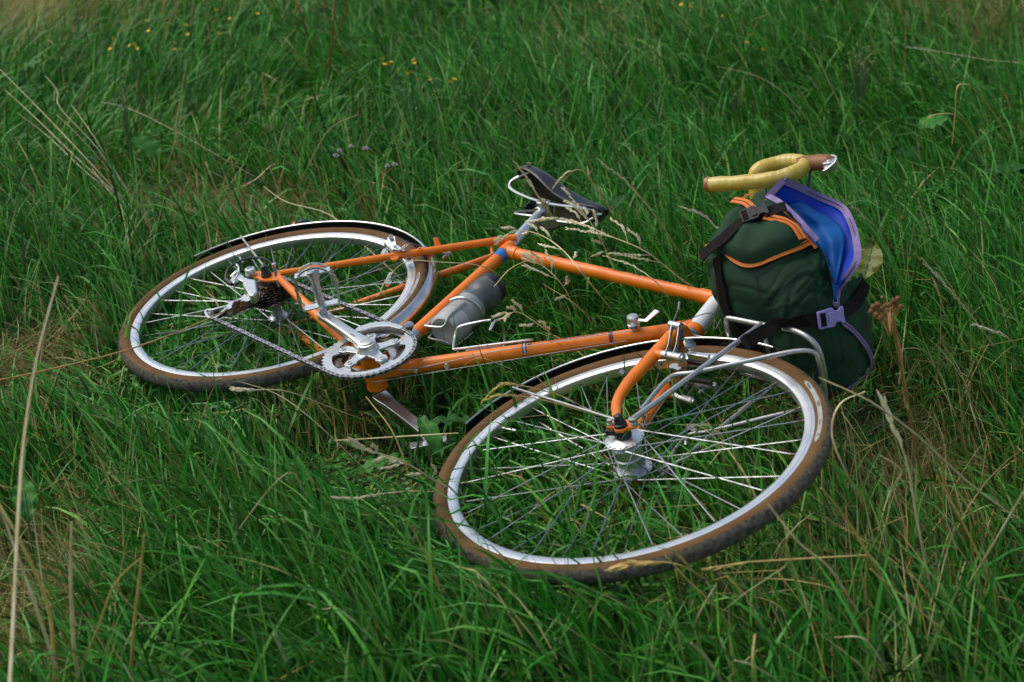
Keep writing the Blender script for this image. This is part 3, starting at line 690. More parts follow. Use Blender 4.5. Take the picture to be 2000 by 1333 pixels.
# down tube shifters and cables
for sg in (1, -1):
    b_ = dtd * (bz(1240, 655, .012) @ dtd); m = MB()
    m.lathe([(.0075, .012), (.0075, .020), (.0118, .021), (.0125, .027), (.0105, .029), (.0125, .031), (.0125, .040), (.0105, .0435), (.0045, .0445)], b_, Z3 * sg, 22)
    S_ = m.build('shift_lever', CHROME, BIKE, 35)
    if sg > 0: e1, e2 = bz(1262, 628, .037), bz(1284, 608, .044)
    else: e1 = b_ + np.array([-.02, .045, -.036]); e2 = b_ + np.array([-.03, .075, -.04])
    c0 = b_ + Z3 * sg * .034
    MB().ribbon([c0, c0 * .45 + e1 * .55, e1, e2], np.array([nrm([.1, -.3, 1])] * 4), [.008, .0065, .009, .0125], .0028).build('lever_blade', ALLOY, S_, 30, .0008)
MB().tube([bz(1233, 646, .026), bz(1100, 665, .018), bz(960, 688, .016), bz(806, 722, .008), (.0, -.021, .012)], .0009, 5).build('shift_cable', CABLE, BIKE)
MB().tube([dtd * .50 - mD * .016, (.02, -.023, -.006)], .0009, 5).build('shift_cable', CABLE, BIKE)

# front cantilever brake --------------------------------------
for sg in (1, -1):
    if sg > 0: bb = FP(1333, 690, .050)
    else: bb = F(.064, -.146, -.050)
    bb = F(.030, -.146, sg * .046)
    m = MB(); m.tube([F(-.002, -.135, sg * .040), F(.020, -.142, sg * .043)], [.011, .0085], 10); m.build('brake_boss', ORANGE, FORK)
    m = MB(); ctr = F(.036, -.145, sg * .044); m.tube([F(.020, -.142, sg * .044), F(.062, -.156, sg * .046)], .0085, 14); m.lathe([(.0095, .0), (.0095, .002), (.006, .004), (.006, .007)], F(.062, -.156, sg * .046), nrm(F(.062, -.156, 0) - F(.02, -.142, 0)), 14)
    BR = m.build('brake', CHROME, BIKE)
    for off in (.030, .046):
        a = F(off, -.146, sg * .046); b_ = F(off - .020, -.074, sg * .066)
        MB().ribbon([a - HA * .008, a * .7 + b_ * .3, a * .3 + b_ * .7, b_ + HA * .004], np.array([FF] * 4), [.016, .011, .009, .013], .0022).build('brake_arm', ALLOY, BR, 30, .0008)
    MB().cyl(F(.006, -.070, sg * .066), F(.032, -.078, sg * .066), .0072, 14).build('arm_pin', ALLOY, BR)
    MB().lathe([(.011, 0), (.0125, .003), (.0115, .0065), (.004, .008)], F(.058, -.112, sg * .047), nrm(FF * .7 + FN * sg * .7), 18).build('pad_bolt', ALLOY, BR)
    MB().box(F(.080, -.124, sg * .030), FF * .024 + HA * -.006, HA * .0055, FN * .0065).build('brake_pad_holder', ALLOY, BR, 30, .0012)
    MB().box(F(.076, -.128, sg * .0195), FF * .022 + HA * -.005, HA * .0040, FN * .0040).build('brake_pad', BLACKR, BR, 30, .001)
MB().tube(spline([F(.012, -.072, .066), F(.05, .01, .045), FP(1395, 645, .02), FP(1412, 617, .01)], 5), .0009, 5).build('brake_cable', CABLE, BIKE)
t_ = FP(1318, 645, .066); MB().tube([F(.012, -.072, .068), FP(1326, 601, .080)], .0010, 6).tube([FP(1325, 607, .079), FP(1327, 591, .082)], .0022, 8).build('brake_cable', CABLE, BIKE)
# rear cantilever brake
for sg in (1, -1):
    m = MB(); p0 = np.array([-.318, .318, sg * .050]); m.tube([p0 + np.array([.012, .0, -sg * .006]), p0 + np.array([-.028, .010, 0])], .0085, 12)
    BR = m.build('brake', CHROME, BIKE)
    if sg > 0: q = [bz(793, 478, .055), bz(779, 490, .050), bz(766, 484, .056), bz(762, 464, .066)]
    else: q = [p0, p0 + np.array([-.03, .04, -.012]), p0 + np.array([-.055, .06, -.02])]
    for k in (0, 1): MB().ribbon([x + Z3 * (.0) + np.array([.006, .002, 0]) * k for x in spline(q, 4)], np.array([nrm([-.5, .3, .8])] * (len(q) * 4 - 3)), [.010, .014, .010, .012], .0022).build('brake_arm', ALLOY, BR, 30, .0006)
    c_ = p0 + np.array([-.022, -.012, -sg * .020]); MB().box(c_, nrm([-.6, .75, 0]) * .024, nrm([.75, .6, 0]) * .005, Z3 * .006).build('brake_pad_holder', ALLOY, BR, 30, .001)
if True:
    MB().cyl(bz(763, 463, .066), bz(763, 463, .074), .0058, 12).build('arm_pin', ALLOY, BIKE)
    MB().tube([bz(764, 464, .068), bz(812, 478, .040), bz(838, 488, .020)], .0009, 5).build('brake_cable', CABLE, BIKE)
    MB().cyl(bz(790, 500, .035), bz(799, 507, .020), .0065, 12).build('brake_pad_bolt', CHROME, BIKE)
    m = MB(); m.cyl(bz(866, 494, .012), bz(879, 494, .014), .0042, 12); m.cyl(bz(876, 490, .016), bz(876, 490, .024), .0058, 14); m.tube([bz(866, 505, 0), bz(874, 498, .01)], .004, 8); m.build('cable_hanger', CHROME, BIKE)
    MB().tube([bz(880, 493, .015), bz(965, 472, .012)], .0009, 5).build('brake_cable', CABLE, BIKE)

# handlebar ----------------------------------------------------
HB = empty('handlebar', BIKE)
MB().tube([HT - HA * .02, HL + HA * .255], .0111, 16).tube([HL + HA * .245, F(.075, .262, 0)], [.0135, .012], 14).tube([F(.078, .262, -.022), F(.078, .262, .022)], .0175, 20).build('stem', ALLOY, HB)
for sg in (1, -1):
    n_ = .185 * sg
    def fl(u, v, n): q = FP(u, v, n) - HL; return F(q @ FF, q @ HA, sg * n)
    core = [F(.082, .262, sg * .02), fl(1494, 470, .06), fl(1487, 425, .10), fl(1480, 396, .127), fl(1477, 370, .151), fl(1474, 348, .171), fl(1484, 331, .184), F(.078, .371, n_), F(.112, .374, n_), F(.133, .360, n_), F(.139, .338, n_), F(.126, .315, n_), F(.090, .292, n_), F(.022, .283, n_), F(-.040, .2825, n_)]
    sp_ = spline(core, 24); m = MB(); cl_ = np.concatenate([[0], np.cumsum([np.linalg.norm(sp_[i + 1] - sp_[i]) for i in range(len(sp_) - 1)])]); lump = [.0148 + .0006 * ((c / .0135) % 1) + .0005 * math.sin(c * 130) for c in cl_]
    k0 = 51; m.tube(sp_[k0:], lump[k0:], 18); m.build('bar_tape', TAPE, HB)
    # overlapping wraps of tape
    MB().tube(sp_[:k0 + 1], .0128, 16).build('handlebar_tube', ALLOY, HB)
    e_ = sp_[-1]; dd = nrm(sp_[-1] - sp_[-4]); MB().lathe([(.0150, -.004), (.0157, 0), (.0155, .004), (.013, .006), (0, .0065)], e_, dd, 20).build('bar_end_plug', PLUG, HB)
    h0 = F(.118, .362, n_); h1 = F(.150, .372, n_); h2 = F(.182, .362, n_)
    MB().tube(spline([F(.122, .352, n_), F(.140, .359, n_), F(.162, .362, n_), F(.184, .360, n_), F(.197, .358, n_)], 5), [.0165, .0190, .0178, .0180, .0172, .010], 18, flat=.86, ref=FN).build('brake_hood', HOOD, HB)
    m = MB(); m.box(F(.192, .350, n_), FF * .010 + HA * .002, HA * .012, FN * .008); m.cyl(F(.190, .350, n_ - .010), F(.190, .350, n_ + .010), .0045, 12)
    L_ = m.build('brake_lever', ALLOY, HB, 30, .002)
    pts = [F(.186, .369, n_ + sg * .004), F(.199, .362, n_ + sg * .002), F(.203, .349, n_), F(.195, .337, n_ - .003 * sg), F(.183, .330, n_ - .006 * sg)]
    MB().ribbon(spline(pts, 5), np.array([nrm(FF + .2 * HA)] * 21), [.016, .020, .018, .014, .012], .0035).build('lever_blade', ALLOY, HB, 40, .001)
MB().tube(spline([F(.150, .345, .183), F(.152, .33, .165), F(.14, .24, .08), F(.10, .12, .02), F(.06, .03, .01)], 6), .0026, 8).build('cable_housing', HOUSING, HB)
# ------------------------------------------------------------------ bottle
BO = MB(); o_ = SA * .170 + mS * .058
prof = [(.0, .003), (.020, .003), (.024, .0), (.031, .0), (.0355, .005), (.0365, .030), (.0365, .060)]
BOT = BO.lathe(prof + [(.0365, .1)], o_, SA, 40, cap=False)
b2 = MB(); z = .100; pr = [(.0366, .045)]
for k in range(22): pr += [(.0368, .046 + k * .0026), (.0361, .0473 + k * .0026)]
pr += [(.0365, .106), (.0340, .112), (.0305, .120), (.0300, .126), (.0335, .134), (.0360, .140), (.0365, .150), (.0355, .168), (.0300, .178)]
BOTTLE_OBJ = empty('water_bottle'); BOTTLE_OBJ.matrix_world = mat4(w(o_), W @ X3, W @ Y3, W @ Z3)
tag(BOTTLE_OBJ, 'smoky grey sports bottle with black cap held in the wire cage on the seat tube', 'bottle')
def shift(mb, o): mb.v = [tuple(np.array(p) - o) for p in mb.v]; return mb
shift(BOT, o_).build('bottle_base', BOTTLE, BOTTLE_OBJ)
b2.lathe(pr, (0, 0, 0), SA, 40, cap=False).build('bottle_body', BOTTLE_D, BOTTLE_OBJ)
MB().lathe([(.0330, .170), (.0345, .172), (.0345, .190), (.030, .196), (.014, .199), (.012, .212), (.009, .216), (0, .217)], (0, 0, 0), SA, 36).build('bottle_cap', CAPB, BOTTLE_OBJ)

# ------------------------------------------------------------------ bag (world space, resting on the front rack)
FFw, HAw, FNw = W @ FF, W @ HA, W @ FN
bc = w(F(.186, .128, .018))
UB = nrm(HAw * .953 + FFw * .30); FB = nrm(np.cross(UB, FNw)) * 1.0
if FB @ FFw < 0: FB = -FB
HB_ = (.128, .155, .148)
from mathutils import noise as mn
def bag_shape(th, ph, grow=0):
    # superellipsoid direction -> surface, th around n axis, ph towards n
    def sp(x, e): return math.copysign(abs(x) ** e, x)
    e = .62
    x = sp(math.cos(ph), e) * sp(math.cos(th), e); y = sp(math.cos(ph), e) * sp(math.sin(th), e); z = sp(math.sin(ph), e)
    return x, y, z
def bag_pt(x, y, z, wr=1):
    cin = math.exp(-((y + .42 - .25 * x) / .10) ** 2) * .035                     # waist of the lower strap
    k = 1 - cin
    tap = 1 - .10 * (y + 1) * .5 * (1 if z < 0 else .3)
    X = HB_[0] * x * k * tap; Y = HB_[1] * y; Z = HB_[2] * z * (k + .0) * (1 - .10 * max(0, y))
    Z += .012 * math.sin(3.1 * y + 1.0) * (1 if z > 0 else .3) * abs(z)
    q = bc + FB * X + UB * Y + FNw * Z
    v3 = Vector(q * 7); n1 = mn.noise(v3) * .012 + mn.noise(v3 * 2.7) * .008 - abs(mn.noise(v3 * 1.9 + Vector((3, 1, 2)))) * .010
    f = math.sin(x * 9 + y * 4 + mn.noise(v3) * 3) * .0030 * math.exp(-((y + .1) / .35) ** 2) + math.sin(x * 5 - y * 13 + mn.noise(v3 * .8) * 4) * .0026 * max(0, y + .2)
    # puckers running into the waist strap, creases in the loose cloth
    ang_ = math.atan2(z, x); pk = math.sin(ang_ * 17 + 3 * mn.noise(v3 * .9)) * .0042 * math.exp(-((y + .42 - .25 * x) / .30) ** 2)
    w1 = v3 * 1.4 + Vector((mn.noise(v3 * 1.1), mn.noise(v3 * 1.1 + Vector((5, 0, 0))), 0)) * 1.6
    cr = -(max(0, 1 - abs(mn.noise(w1)) * 9)) * .0042 - (max(0, 1 - abs(mn.noise(w1 * 1.9 + Vector((2, 7, 1)))) * 9)) * .0026
    return q + nrm(q - bc) * (n1 * (1 if wr else .8) + f + wr * (pk * .8 + cr * 1.25) - (0 if wr else .0005))
nu, nv = 220, 120; vs = []; fs = []; PX = []
for i in range(nv + 1):
    ph = -math.pi / 2 + math.pi * i / nv
    for j in range(nu):
        sh_ = bag_shape(2 * math.pi * j / nu, ph); vs.append(bag_pt(*sh_)); PX.append(bag_pt(*sh_, 0))
def pix(p): p = np.asarray(p); d_ = (p - CAM) @ RW[2]; return np.array([1000 + FPX * ((p - CAM) @ RW[0]) / d_, 666.5 + FPX * ((p - CAM) @ RW[1]) / d_])
OUTL = [(1372, 492), (1383, 470), (1400, 450), (1420, 425), (1440, 402), (1468, 379), (1500, 366), (1530, 366), (1570, 385), (1620, 410), (1660, 450), (1680, 500), (1688, 560), (1698, 600), (1706, 645), (1706, 700), (1692, 735), (1650, 768), (1600, 782), (1550, 772), (1490, 722), (1440, 672), (1412, 630), (1397, 590), (1385, 545)]
c_px = np.array([1545., 585.]); VA = np.array(vs); UV = np.array([pix(p) for p in VA]); dU = UV - c_px; an = np.degrees(np.arctan2(dU[:, 1], dU[:, 0])) % 360; rr_ = np.hypot(dU[:, 0], dU[:, 1])
own = np.array([rr_[(np.abs((an - a + 180) % 360 - 180) < 4)].max() for a in range(0, 360, 4)])
oa = np.degrees(np.arctan2(*(np.array(OUTL) - c_px).T[::-1])) % 360; orr = np.hypot(*(np.array(OUTL) - c_px).T); od = np.argsort(oa)
tgt = np.interp(np.arange(0, 360, 4), np.concatenate([oa[od] - 360, oa[od], oa[od] + 360]), np.tile(orr[od], 3)); ratio = tgt / own
for _ in range(2): ratio = (np.roll(ratio, 1) + 2 * ratio + np.roll(ratio, -1)) / 4
kk = np.interp(an, np.arange(0, 364, 4), np.append(ratio, ratio[0])); kk = 1 + (kk - 1) * np.clip(rr_ / 90, 0, 1)
# fit the cloth to the measured outline: the bag is stretched sideways about its own middle
rel = VA - bc; along = (rel @ RW[2])[:, None] * RW[2][None, :]; cc_ = bc + RW[0] * ((c_px[0] - pix(bc)[0]) / FPX * depth(bc)) + RW[1] * ((c_px[1] - pix(bc)[1]) / FPX * depth(bc))
flat_ = VA - cc_ - (((VA - cc_) @ RW[2])[:, None] * RW[2]); VA = VA + flat_ * (kk - 1)[:, None]; vs = [p for p in VA]; PA = np.array(PX); PA = PA + (PA - cc_ - (((PA - cc_) @ RW[2])[:, None] * RW[2])) * (kk - 1)[:, None]
for i in range(nv):
    for j in range(nu):
        j2 = (j + 1) % nu; fs.append((i * nu + j, i * nu + j2, (i + 1) * nu + j2, (i + 1) * nu + j))
def inside(pt, poly):
    c = False; n = len(poly)
    for i in range(n):
        (x1, y1), (x2, y2) = poly[i], poly[i - 1]
        if (y1 > pt[1]) != (y2 > pt[1]) and pt[0] < (x2 - x1) * (pt[1] - y1) / (y2 - y1) + x1: c = not c
    return c
MOUTH = [(1498, 392), (1522, 404), (1548, 426), (1572, 450), (1592, 472), (1611, 502), (1622, 540), (1626, 585), (1650, 556), (1690, 535), (1760, 520), (1760, 300), (1490, 300), (1496, 360)]
fs_open = [f for f in fs if not inside(pix((VA[f[0]] + VA[f[2]]) / 2), MOUTH)]
BAG = empty('canvas_bag'); BAG.location = Vector(bc)
tag(BAG, 'open dark green canvas bag with orange and lilac trim strapped on the front rack', 'bag')
def bagbuild(mb, name, m_, sharp=50, bevel=0): return shift(mb, bc).build(name, m_, BAG, sharp, bevel)
BV = BVHTree.FromPolygons([Vector(p) for p in PA], fs)
ob = bagbuild(MB().add(vs, fs_open), 'bag_body', CANVAS, 80); so = ob.modifiers.new('thickness', 'SOLIDIFY'); so.thickness = .002; so.offset = -1
def on_bag(u, v, off=.0):
    r = nrm(at_d(u, v, 1) - CAM); h = BV.ray_cast(Vector(CAM), Vector(r))
    if h[0] is None:
        # beyond the silhouette: nearest point of the cloth
        t = (bc - CAM) @ r; h = BV.find_nearest(Vector(CAM + r * t)); 
    n = np.array(h[1]); p = np.array(h[0])
    if n @ (p - bc) < 0: n = -n
    return p + n * off, n
def bag_strip(name, px, width, m_, off=.0045, th=.0022, k=6, lift=None):
    P2 = spline([np.array(p, float) for p in px], k); P = []; N = []
    for i, (u, v) in enumerate(P2):
        p, n = on_bag(u, v, off); P.append(p); N.append(n)
    for _ in range(3):
        P = [P[0]] + [(P[i - 1] + 2 * P[i] + P[i + 1]) / 4 for i in range(1, len(P) - 1)] + [P[-1]]
        N = [N[0]] + [nrm(N[i - 1] + N[i] + N[i + 1]) for i in range(1, len(N) - 1)] + [N[-1]]
    mb = MB().ribbon(P, np.array(N), width, th); o = bagbuild(mb, name, m_)
    if m_ in (TRIM_O, TRIM_L): bagbuild(MB().ribbon([p + n * (th + .0002) for p, n in zip(P, N)], np.array(N), .0012, .0005), 'stitching', THREAD)
    return P, N
# raised top pocket
def pocket(name, T, B, bulge, m_, nt_=14, ns=26, ex=0.0):
    T2 = spline([np.array(p, float) for p in T], 8); B2 = spline([np.array(p, float) for p in B], 8)
    T2 = [T2[int(round(i * (len(T2) - 1) / ns))] for i in range(ns + 1)]; B2 = [B2[int(round(i * (len(B2) - 1) / ns))] for i in range(ns + 1)]
    vs = []; fs = []
    for i in range(nt_ + 1):
        t = i / nt_
        for j in range(ns + 1):
            s_ = j / ns; uv = T2[j] * (1 - t) + B2[j] * t
            hgt = bulge * min(1, math.sin(math.pi * s_) * 1.8) ** .6 * (min(1, t * 3.5) ** .6) * (min(1, (1 - t) * 6 + ex) ** .5)
            hgt += .0035 * math.sin(j * .8 + i * .5) * math.sin(math.pi * s_) * math.sin(math.pi * t)
            p, n = on_bag(uv[0], uv[1], hgt + .0012); vs.append(p)
    for i in range(nt_):
        for j in range(ns): a = i * (ns + 1) + j; fs.append((a, a + 1, a + ns + 2, a + ns + 1))
    return bagbuild(MB().add(vs, fs), name, m_, 80)
pocket('top_pocket', [(1436, 412), (1462, 398), (1504, 392)], [(1386, 490), (1420, 502), (1463, 519), (1530, 497), (1590, 468)], .024, CANVAS, ex=.12)
bag_strip('orange_trim', [(1424, 496), (1440, 511), (1463, 519), (1500, 508), (1540, 492), (1568, 482), (1592, 468)], .0150, TRIM_O, .006)
bag_strip('orange_trim', [(1496, 440), (1522, 448), (1540, 464), (1556, 484)], .0150, TRIM_O, .026)
bag_strip('orange_trim', [(1442, 408), (1462, 412), (1478, 424)], .0150, TRIM_O, .020)
bag_strip('orange_trim', [(1444, 406), (1456, 400), (1466, 392)], .0085, TRIM_O, .012)
bag_strip('orange_trim', [(1378, 488), (1390, 484)], .010, TRIM_O, .006)
bag_strip('side_webbing', [(1404, 505), (1410, 545), (1418, 590), (1434, 632), (1456, 658)], .0215, WEB)
bag_strip('hem_webbing', [(1436, 634), (1470, 640), (1520, 640), (1560, 636)], .011, WEB, .001)
P, N = bag_strip('pocket_strap', [(1394, 508), (1420, 486), (1444, 466), (1468, 446), (1492, 436), (1516, 430), (1536, 425)], .0245, WEB, .026)
bag_strip('seam', [(1471, 540), (1500, 524), (1540, 506), (1580, 492), (1600, 484)], .0014, THREAD, .0035, .0010)
bag_strip('seam', [(1476, 540), (1482, 560), (1486, 580)], .0014, THREAD, .0035, .0010)
def buckle(name, u, v, du, dv, L, Wd, off, m_):
    p, n = on_bag(u, v, off); q, _ = on_bag(u + du, v + dv, off); ax = nrm((q - p) - n * ((q - p) @ n)); ay = np.cross(n, ax)
    mb = MB(); pl = [(-L, -Wd * .9), (-L * .92, -Wd), (-L * .35, -Wd), (-L * .25, -Wd * 1.05), (L * .15, -Wd * 1.05), (L * .35, -Wd * .62), (L * .62, -Wd * .62), (L * .8, -Wd * .95), (L, -Wd * .95), (L, Wd * .95), (L * .8, Wd * .95), (L * .62, Wd * .62), (L * .35, Wd * .62), (L * .15, Wd * 1.05), (-L * .25, Wd * 1.05), (-L * .35, Wd), (-L * .92, Wd), (-L, Wd * .9)]
    mb.plate(pl, p, ax, ay, n, .006); bagbuild(mb, name, m_, 30, .0012)
    m2 = MB(); m2.box(p - ax * L * .66 + n * .0062, ax * L * .20, ay * Wd * .74, n * .0009); bagbuild(m2, 'buckle_slot', WEB)
    m3 = MB(); m3.box(p - ax * L * .02 + n * .0068, ax * L * .20, ay * Wd * .62, n * .0012); bagbuild(m3, 'buckle_face', m_, 30, .0008)
buckle('black_buckle', 1481, 438, 20, -7, .026, .0150, .030, BLACKP)
# lower strap that runs from the rack strut round the bag
h0 = w(FP(1458, 668, .068)); P2 = [h0, w(FP(1480, 655, .074)), w(FP(1502, 643, .077)), w(FP(1526, 632, .078))]; N2 = []
for u, v in ((1562, 626), (1590, 624), (1622, 617), (1650, 606), (1668, 592), (1680, 572), (1686, 552)):
    p, n = on_bag(u, v, .004); P2.append(p)
sp_ = spline(P2, 6); N2 = [on_bag(1000 + FPX * ((p - CAM) @ RW[0]) / depth(p), 666.5 + FPX * ((p - CAM) @ RW[1]) / depth(p))[1] for p in sp_]
N2 = [nrm(n + nrm(CAM - bc) * .6) for n in N2]
for _ in range(4): N2 = [nrm(N2[max(0, i - 1)] + N2[i] + N2[min(len(N2) - 1, i + 1)]) for i in range(len(N2))]
bagbuild(MB().ribbon(sp_, np.array(N2), .0245, .0022), 'lower_strap', WEB)
m = MB(); t_ = nrm(sp_[3] - sp_[0]); q_ = np.cross(t_, N2[0]); m.box(h0, t_ * .004, q_ * .0165, N2[0] * .006); bagbuild(m, 'strap_hook', BLACKP, 30, .001)
buckle('lilac_buckle', 1617, 620, 20, -8, .0270, .0165, .0065, LILAC_P)
bag_strip('lilac_trim', [(1640, 632), (1662, 650), (1684, 675), (1696, 700), (1695, 722), (1680, 742), (1650, 757)], .0115, TRIM_L, .0055)
# mouth of the bag: blue lining between the front lip and the tall back rim
lip = [(1500, 390), (1522, 402), (1548, 424), (1572, 448), (1592, 470), (1612, 500), (1624, 540), (1628, 590)]
rim = [(1530, 353), (1560, 366), (1598, 384), (1642, 404), (1660, 430), (1672, 470), (1672, 512), (1638, 562)]
LP = spline([on_bag(u, v, .004)[0] for u, v in lip], 6); dl = [depth(p) for p in LP]
rd_ = [depth(on_bag(1505, 392)[0]) + .055, depth(on_bag(1530, 400)[0]) + .095, 0, 0, 0, 0, 0, 0]
base_d = depth(on_bag(1560, 420)[0]); rdl = [base_d + x for x in (.035, .085, .11, .10, .07, .04, .01, -.0)]
e_d = depth(on_bag(1640, 590)[0]); rdl[6] = max(e_d, rdl[6] - .03); rdl[7] = e_d + .004
RP = spline([at_d(u, v, d_) for (u, v), d_ in zip(rim, rdl)], 6)
vs = []; fs = []; nt2 = 12
for i in range(nt2 + 1):
    t = i / nt2
    for j in range(len(LP)):
        s_ = j / (len(LP) - 1); p = LP[j] * (1 - t) + RP[j] * t
        sink = math.sin(math.pi * t ** .75) * math.sin(math.pi * min(1, s_ * 1.05 + .03)) ** .6 * .055
        fold = (.007 * math.sin(7 * t + 5 * s_) + .005 * math.sin(17 * s_ + 4 * t)) * math.sin(math.pi * t)
        p = p - np.array([0, 0, 1.]) * sink * .7 + RW[2] * sink * .5 - UB * (sink * .4 + fold) ; vs.append(p)
n_ = len(LP)
for i in range(nt2):
    for j in range(n_ - 1): a = i * n_ + j; fs.append((a, a + 1, a + n_ + 1, a + n_))
mb = MB().add(vs, fs)
o = bagbuild(mb, 'blue_lining', [LINING, CANVAS], 80)
so = o.modifiers.new('thickness', 'SOLIDIFY'); so.thickness = .006; so.offset = -1; so.material_offset = 1; so.material_offset_rim = 1
# lighter blue cloth slumped inside
LBV = BVHTree.FromPolygons([Vector(p) for p in vs], fs)
lo_ = spline([np.array(q, float) for q in ((1531, 410), (1552, 430), (1577, 455), (1597, 480), (1612, 510), (1622, 545), (1627, 575))], 5); up_ = spline([np.array(q, float) for q in ((1534, 404), (1562, 394), (1597, 412), (1632, 432), (1650, 462), (1645, 505), (1632, 560))], 5)
vs2 = []; fs2 = []; nn2 = len(lo_)
for i in range(15):
    t = i / 14
    for j in range(nn2):
        s_ = j / (nn2 - 1); uv = lo_[j] * (1 - t) + up_[j] * t; r_ = nrm(at_d(uv[0], uv[1], 1) - CAM); h_ = LBV.ray_cast(Vector(CAM), Vector(r_))
        p = np.array(h_[0]) if h_[0] is not None else LP[min(len(LP) - 1, int(s_ * len(LP)))]
        hump = math.sin(math.pi * min(1, t * .96 + .04)) ** .5 * math.sin(math.pi * s_) ** .4
        vs2.append(p - r_ * (.009 + .024 * hump + .007 * math.sin(t * 7 + s_ * 8) * hump + .004 * math.sin(s_ * 19 - t * 6) * hump))
for i in range(14):
    for j in range(nn2 - 1): a = i * nn2 + j; fs2.append((a, a + 1, a + nn2 + 1, a + nn2))
ob = bagbuild(MB().add(vs2, fs2), 'light_blue_cloth', LINING2, 80); so = ob.modifiers.new('thickness', 'SOLIDIFY'); so.thickness = .003
def strip3(name, P, N, wd, m_, th=.003): bagbuild(MB().ribbon(P, np.array(N), wd, th), name, m_)
nrmv = nrm(CAM - bc)
strip3('lilac_trim', [p + nrmv * .004 for p in RP], [nrm(CAM - p) for p in RP], .0135, TRIM_L); strip3('stitching', [p + nrmv * .0074 for p in RP], [nrm(CAM - p) for p in RP], .0012, THREAD, .0005)
strip3('lilac_trim', [p + nrmv * .007 + np.array([0, 0, .002]) for p in LP[:26]], [nrm(CAM - p + np.array([0, 0, 1.])) for p in LP[:26]], .0105, TRIM_L)
strip3('orange_trim', [p + nrmv * .009 - np.array([0, 0, .008]) - RW[0] * .004 for p in LP[:27]], [nrm(CAM - p + np.array([0, 0, 1.])) for p in LP[:27]], .0060, TRIM_O)
strip3('lilac_trim', [LP[0] + nrmv * .006, LP[0] * .5 + RP[0] * .5 + nrmv * .006, RP[0] + nrmv * .005], [nrmv] * 3, .012, TRIM_L)
c0_ = [RP[-1] + nrmv * .003] + [on_bag(u, v, .004)[0] for u, v in ((1630, 580), (1630, 596), (1638, 610))]
strip3('lilac_trim', spline(c0_, 5), [nrmv] * 16, .0115, TRIM_L)
# ------------------------------------------------------------------ ground and grass
camxy = CAM[:2]; fwd2 = nrm([RW[2][0], RW[2][1]]); rt2 = nrm([RW[0][0], RW[0][1]])
def ground_h(x, y):
    x = np.asarray(x, float); y = np.asarray(y, float)
    base = .022 * np.sin(x * 1.7 + .6) * np.cos(y * 1.3 + .4) + .012 * np.sin(x * 4.1 + y * 3.3) + .006 * np.sin(x * 9.3 - y * 7.1)
    d = np.hypot(x - camxy[0], y - camxy[1]); far = np.clip((d - 9) / 60, 0, 1)
    bump = .045 * np.exp(-(((x - .75) / .45) ** 2 + ((y - .15) / .45) ** 2)) + .05 * np.exp(-(((x - .2) / .6) ** 2 + ((y - .75) / .35) ** 2))
    bump = bump + .055 * np.exp(-(((x + .17) / .26) ** 2 + ((y - .80) / .22) ** 2))
    return base * (1 + 6 * far) + bump
def grid_sheet():
    xs = np.concatenate([-np.geomspace(160, 6, 26), np.linspace(-5.8, 5.8, 117), np.geomspace(6, 160, 26)])
    X_, Y_ = np.meshgrid(xs, xs, indexing='ij'); Zg = ground_h(X_, Y_)
    n = len(xs); v = np.stack([X_.ravel(), Y_.ravel(), Zg.ravel()], 1)
    i, j = np.meshgrid(np.arange(n - 1), np.arange(n - 1), indexing='ij'); a = (i * n + j).ravel()
    f = np.stack([a, a + n, a + n + 1, a + 1], 1)
    me = bpy.data.meshes.new('ground'); me.from_pydata(v.tolist(), [], f.tolist()); me.polygons.foreach_set('use_smooth', [True] * len(me.polygons))
    return me
gm = mat('meadow_soil', (.012, .030, .006), (.040, .034, .014), .95, 0, 14, .8, 90, spec=.1)
me = grid_sheet(); me.materials.append(gm); tag(link('ground', me), kind='structure')

# places where old straw shows: picture spots put on the soil (u, v, spread u, spread v, share)
DRY = [(75, 720, 120, 95, .75), (520, 420, 190, 40, .65), (150, 25, 210, 65, .2), (350, 330, 140, 90, .25), (1790, 930, 170, 170, .50), (80, 1200, 150, 190, .60),
       (1560, 1220, 260, 120, .16), (660, 810, 160, 60, .35), (1180, 110, 130, 70, .3), (1900, 60, 160, 60, .2), (600, 40, 90, 60, .35), (260, 440, 160, 40, .3),
       (1240, 860, 120, 60, .25), (1290, 1060, 160, 70, .22), (400, 560, 120, 40, .3), (1100, 700, 130, 40, .12), (1500, 780, 60, 60, .4), (60, 60, 120, 80, .22)]
DR = []
for u, v, su, sv, k in DRY:
    c = at_h(u, v, .06); r_ = np.linalg.norm(at_h(u + su, v, .06) - c); q_ = abs((at_h(u, v + sv, .06) - at_h(u, v - sv, .06))[:2] @ fwd2) / 2
    DR.append((c[0], c[1], r_, max(q_, .08), k))
def dryness(x, y):
    o = np.full(np.shape(x), .042)
    for cx, cy, r_, q_, k in DR:
        a = (x - cx) * rt2[0] + (y - cy) * rt2[1]; b = (x - cx) * fwd2[0] + (y - cy) * fwd2[1]
        o = o + k * np.exp(-(a / r_) ** 2 - (b / q_) ** 2)
    return np.clip(o, 0, .85)
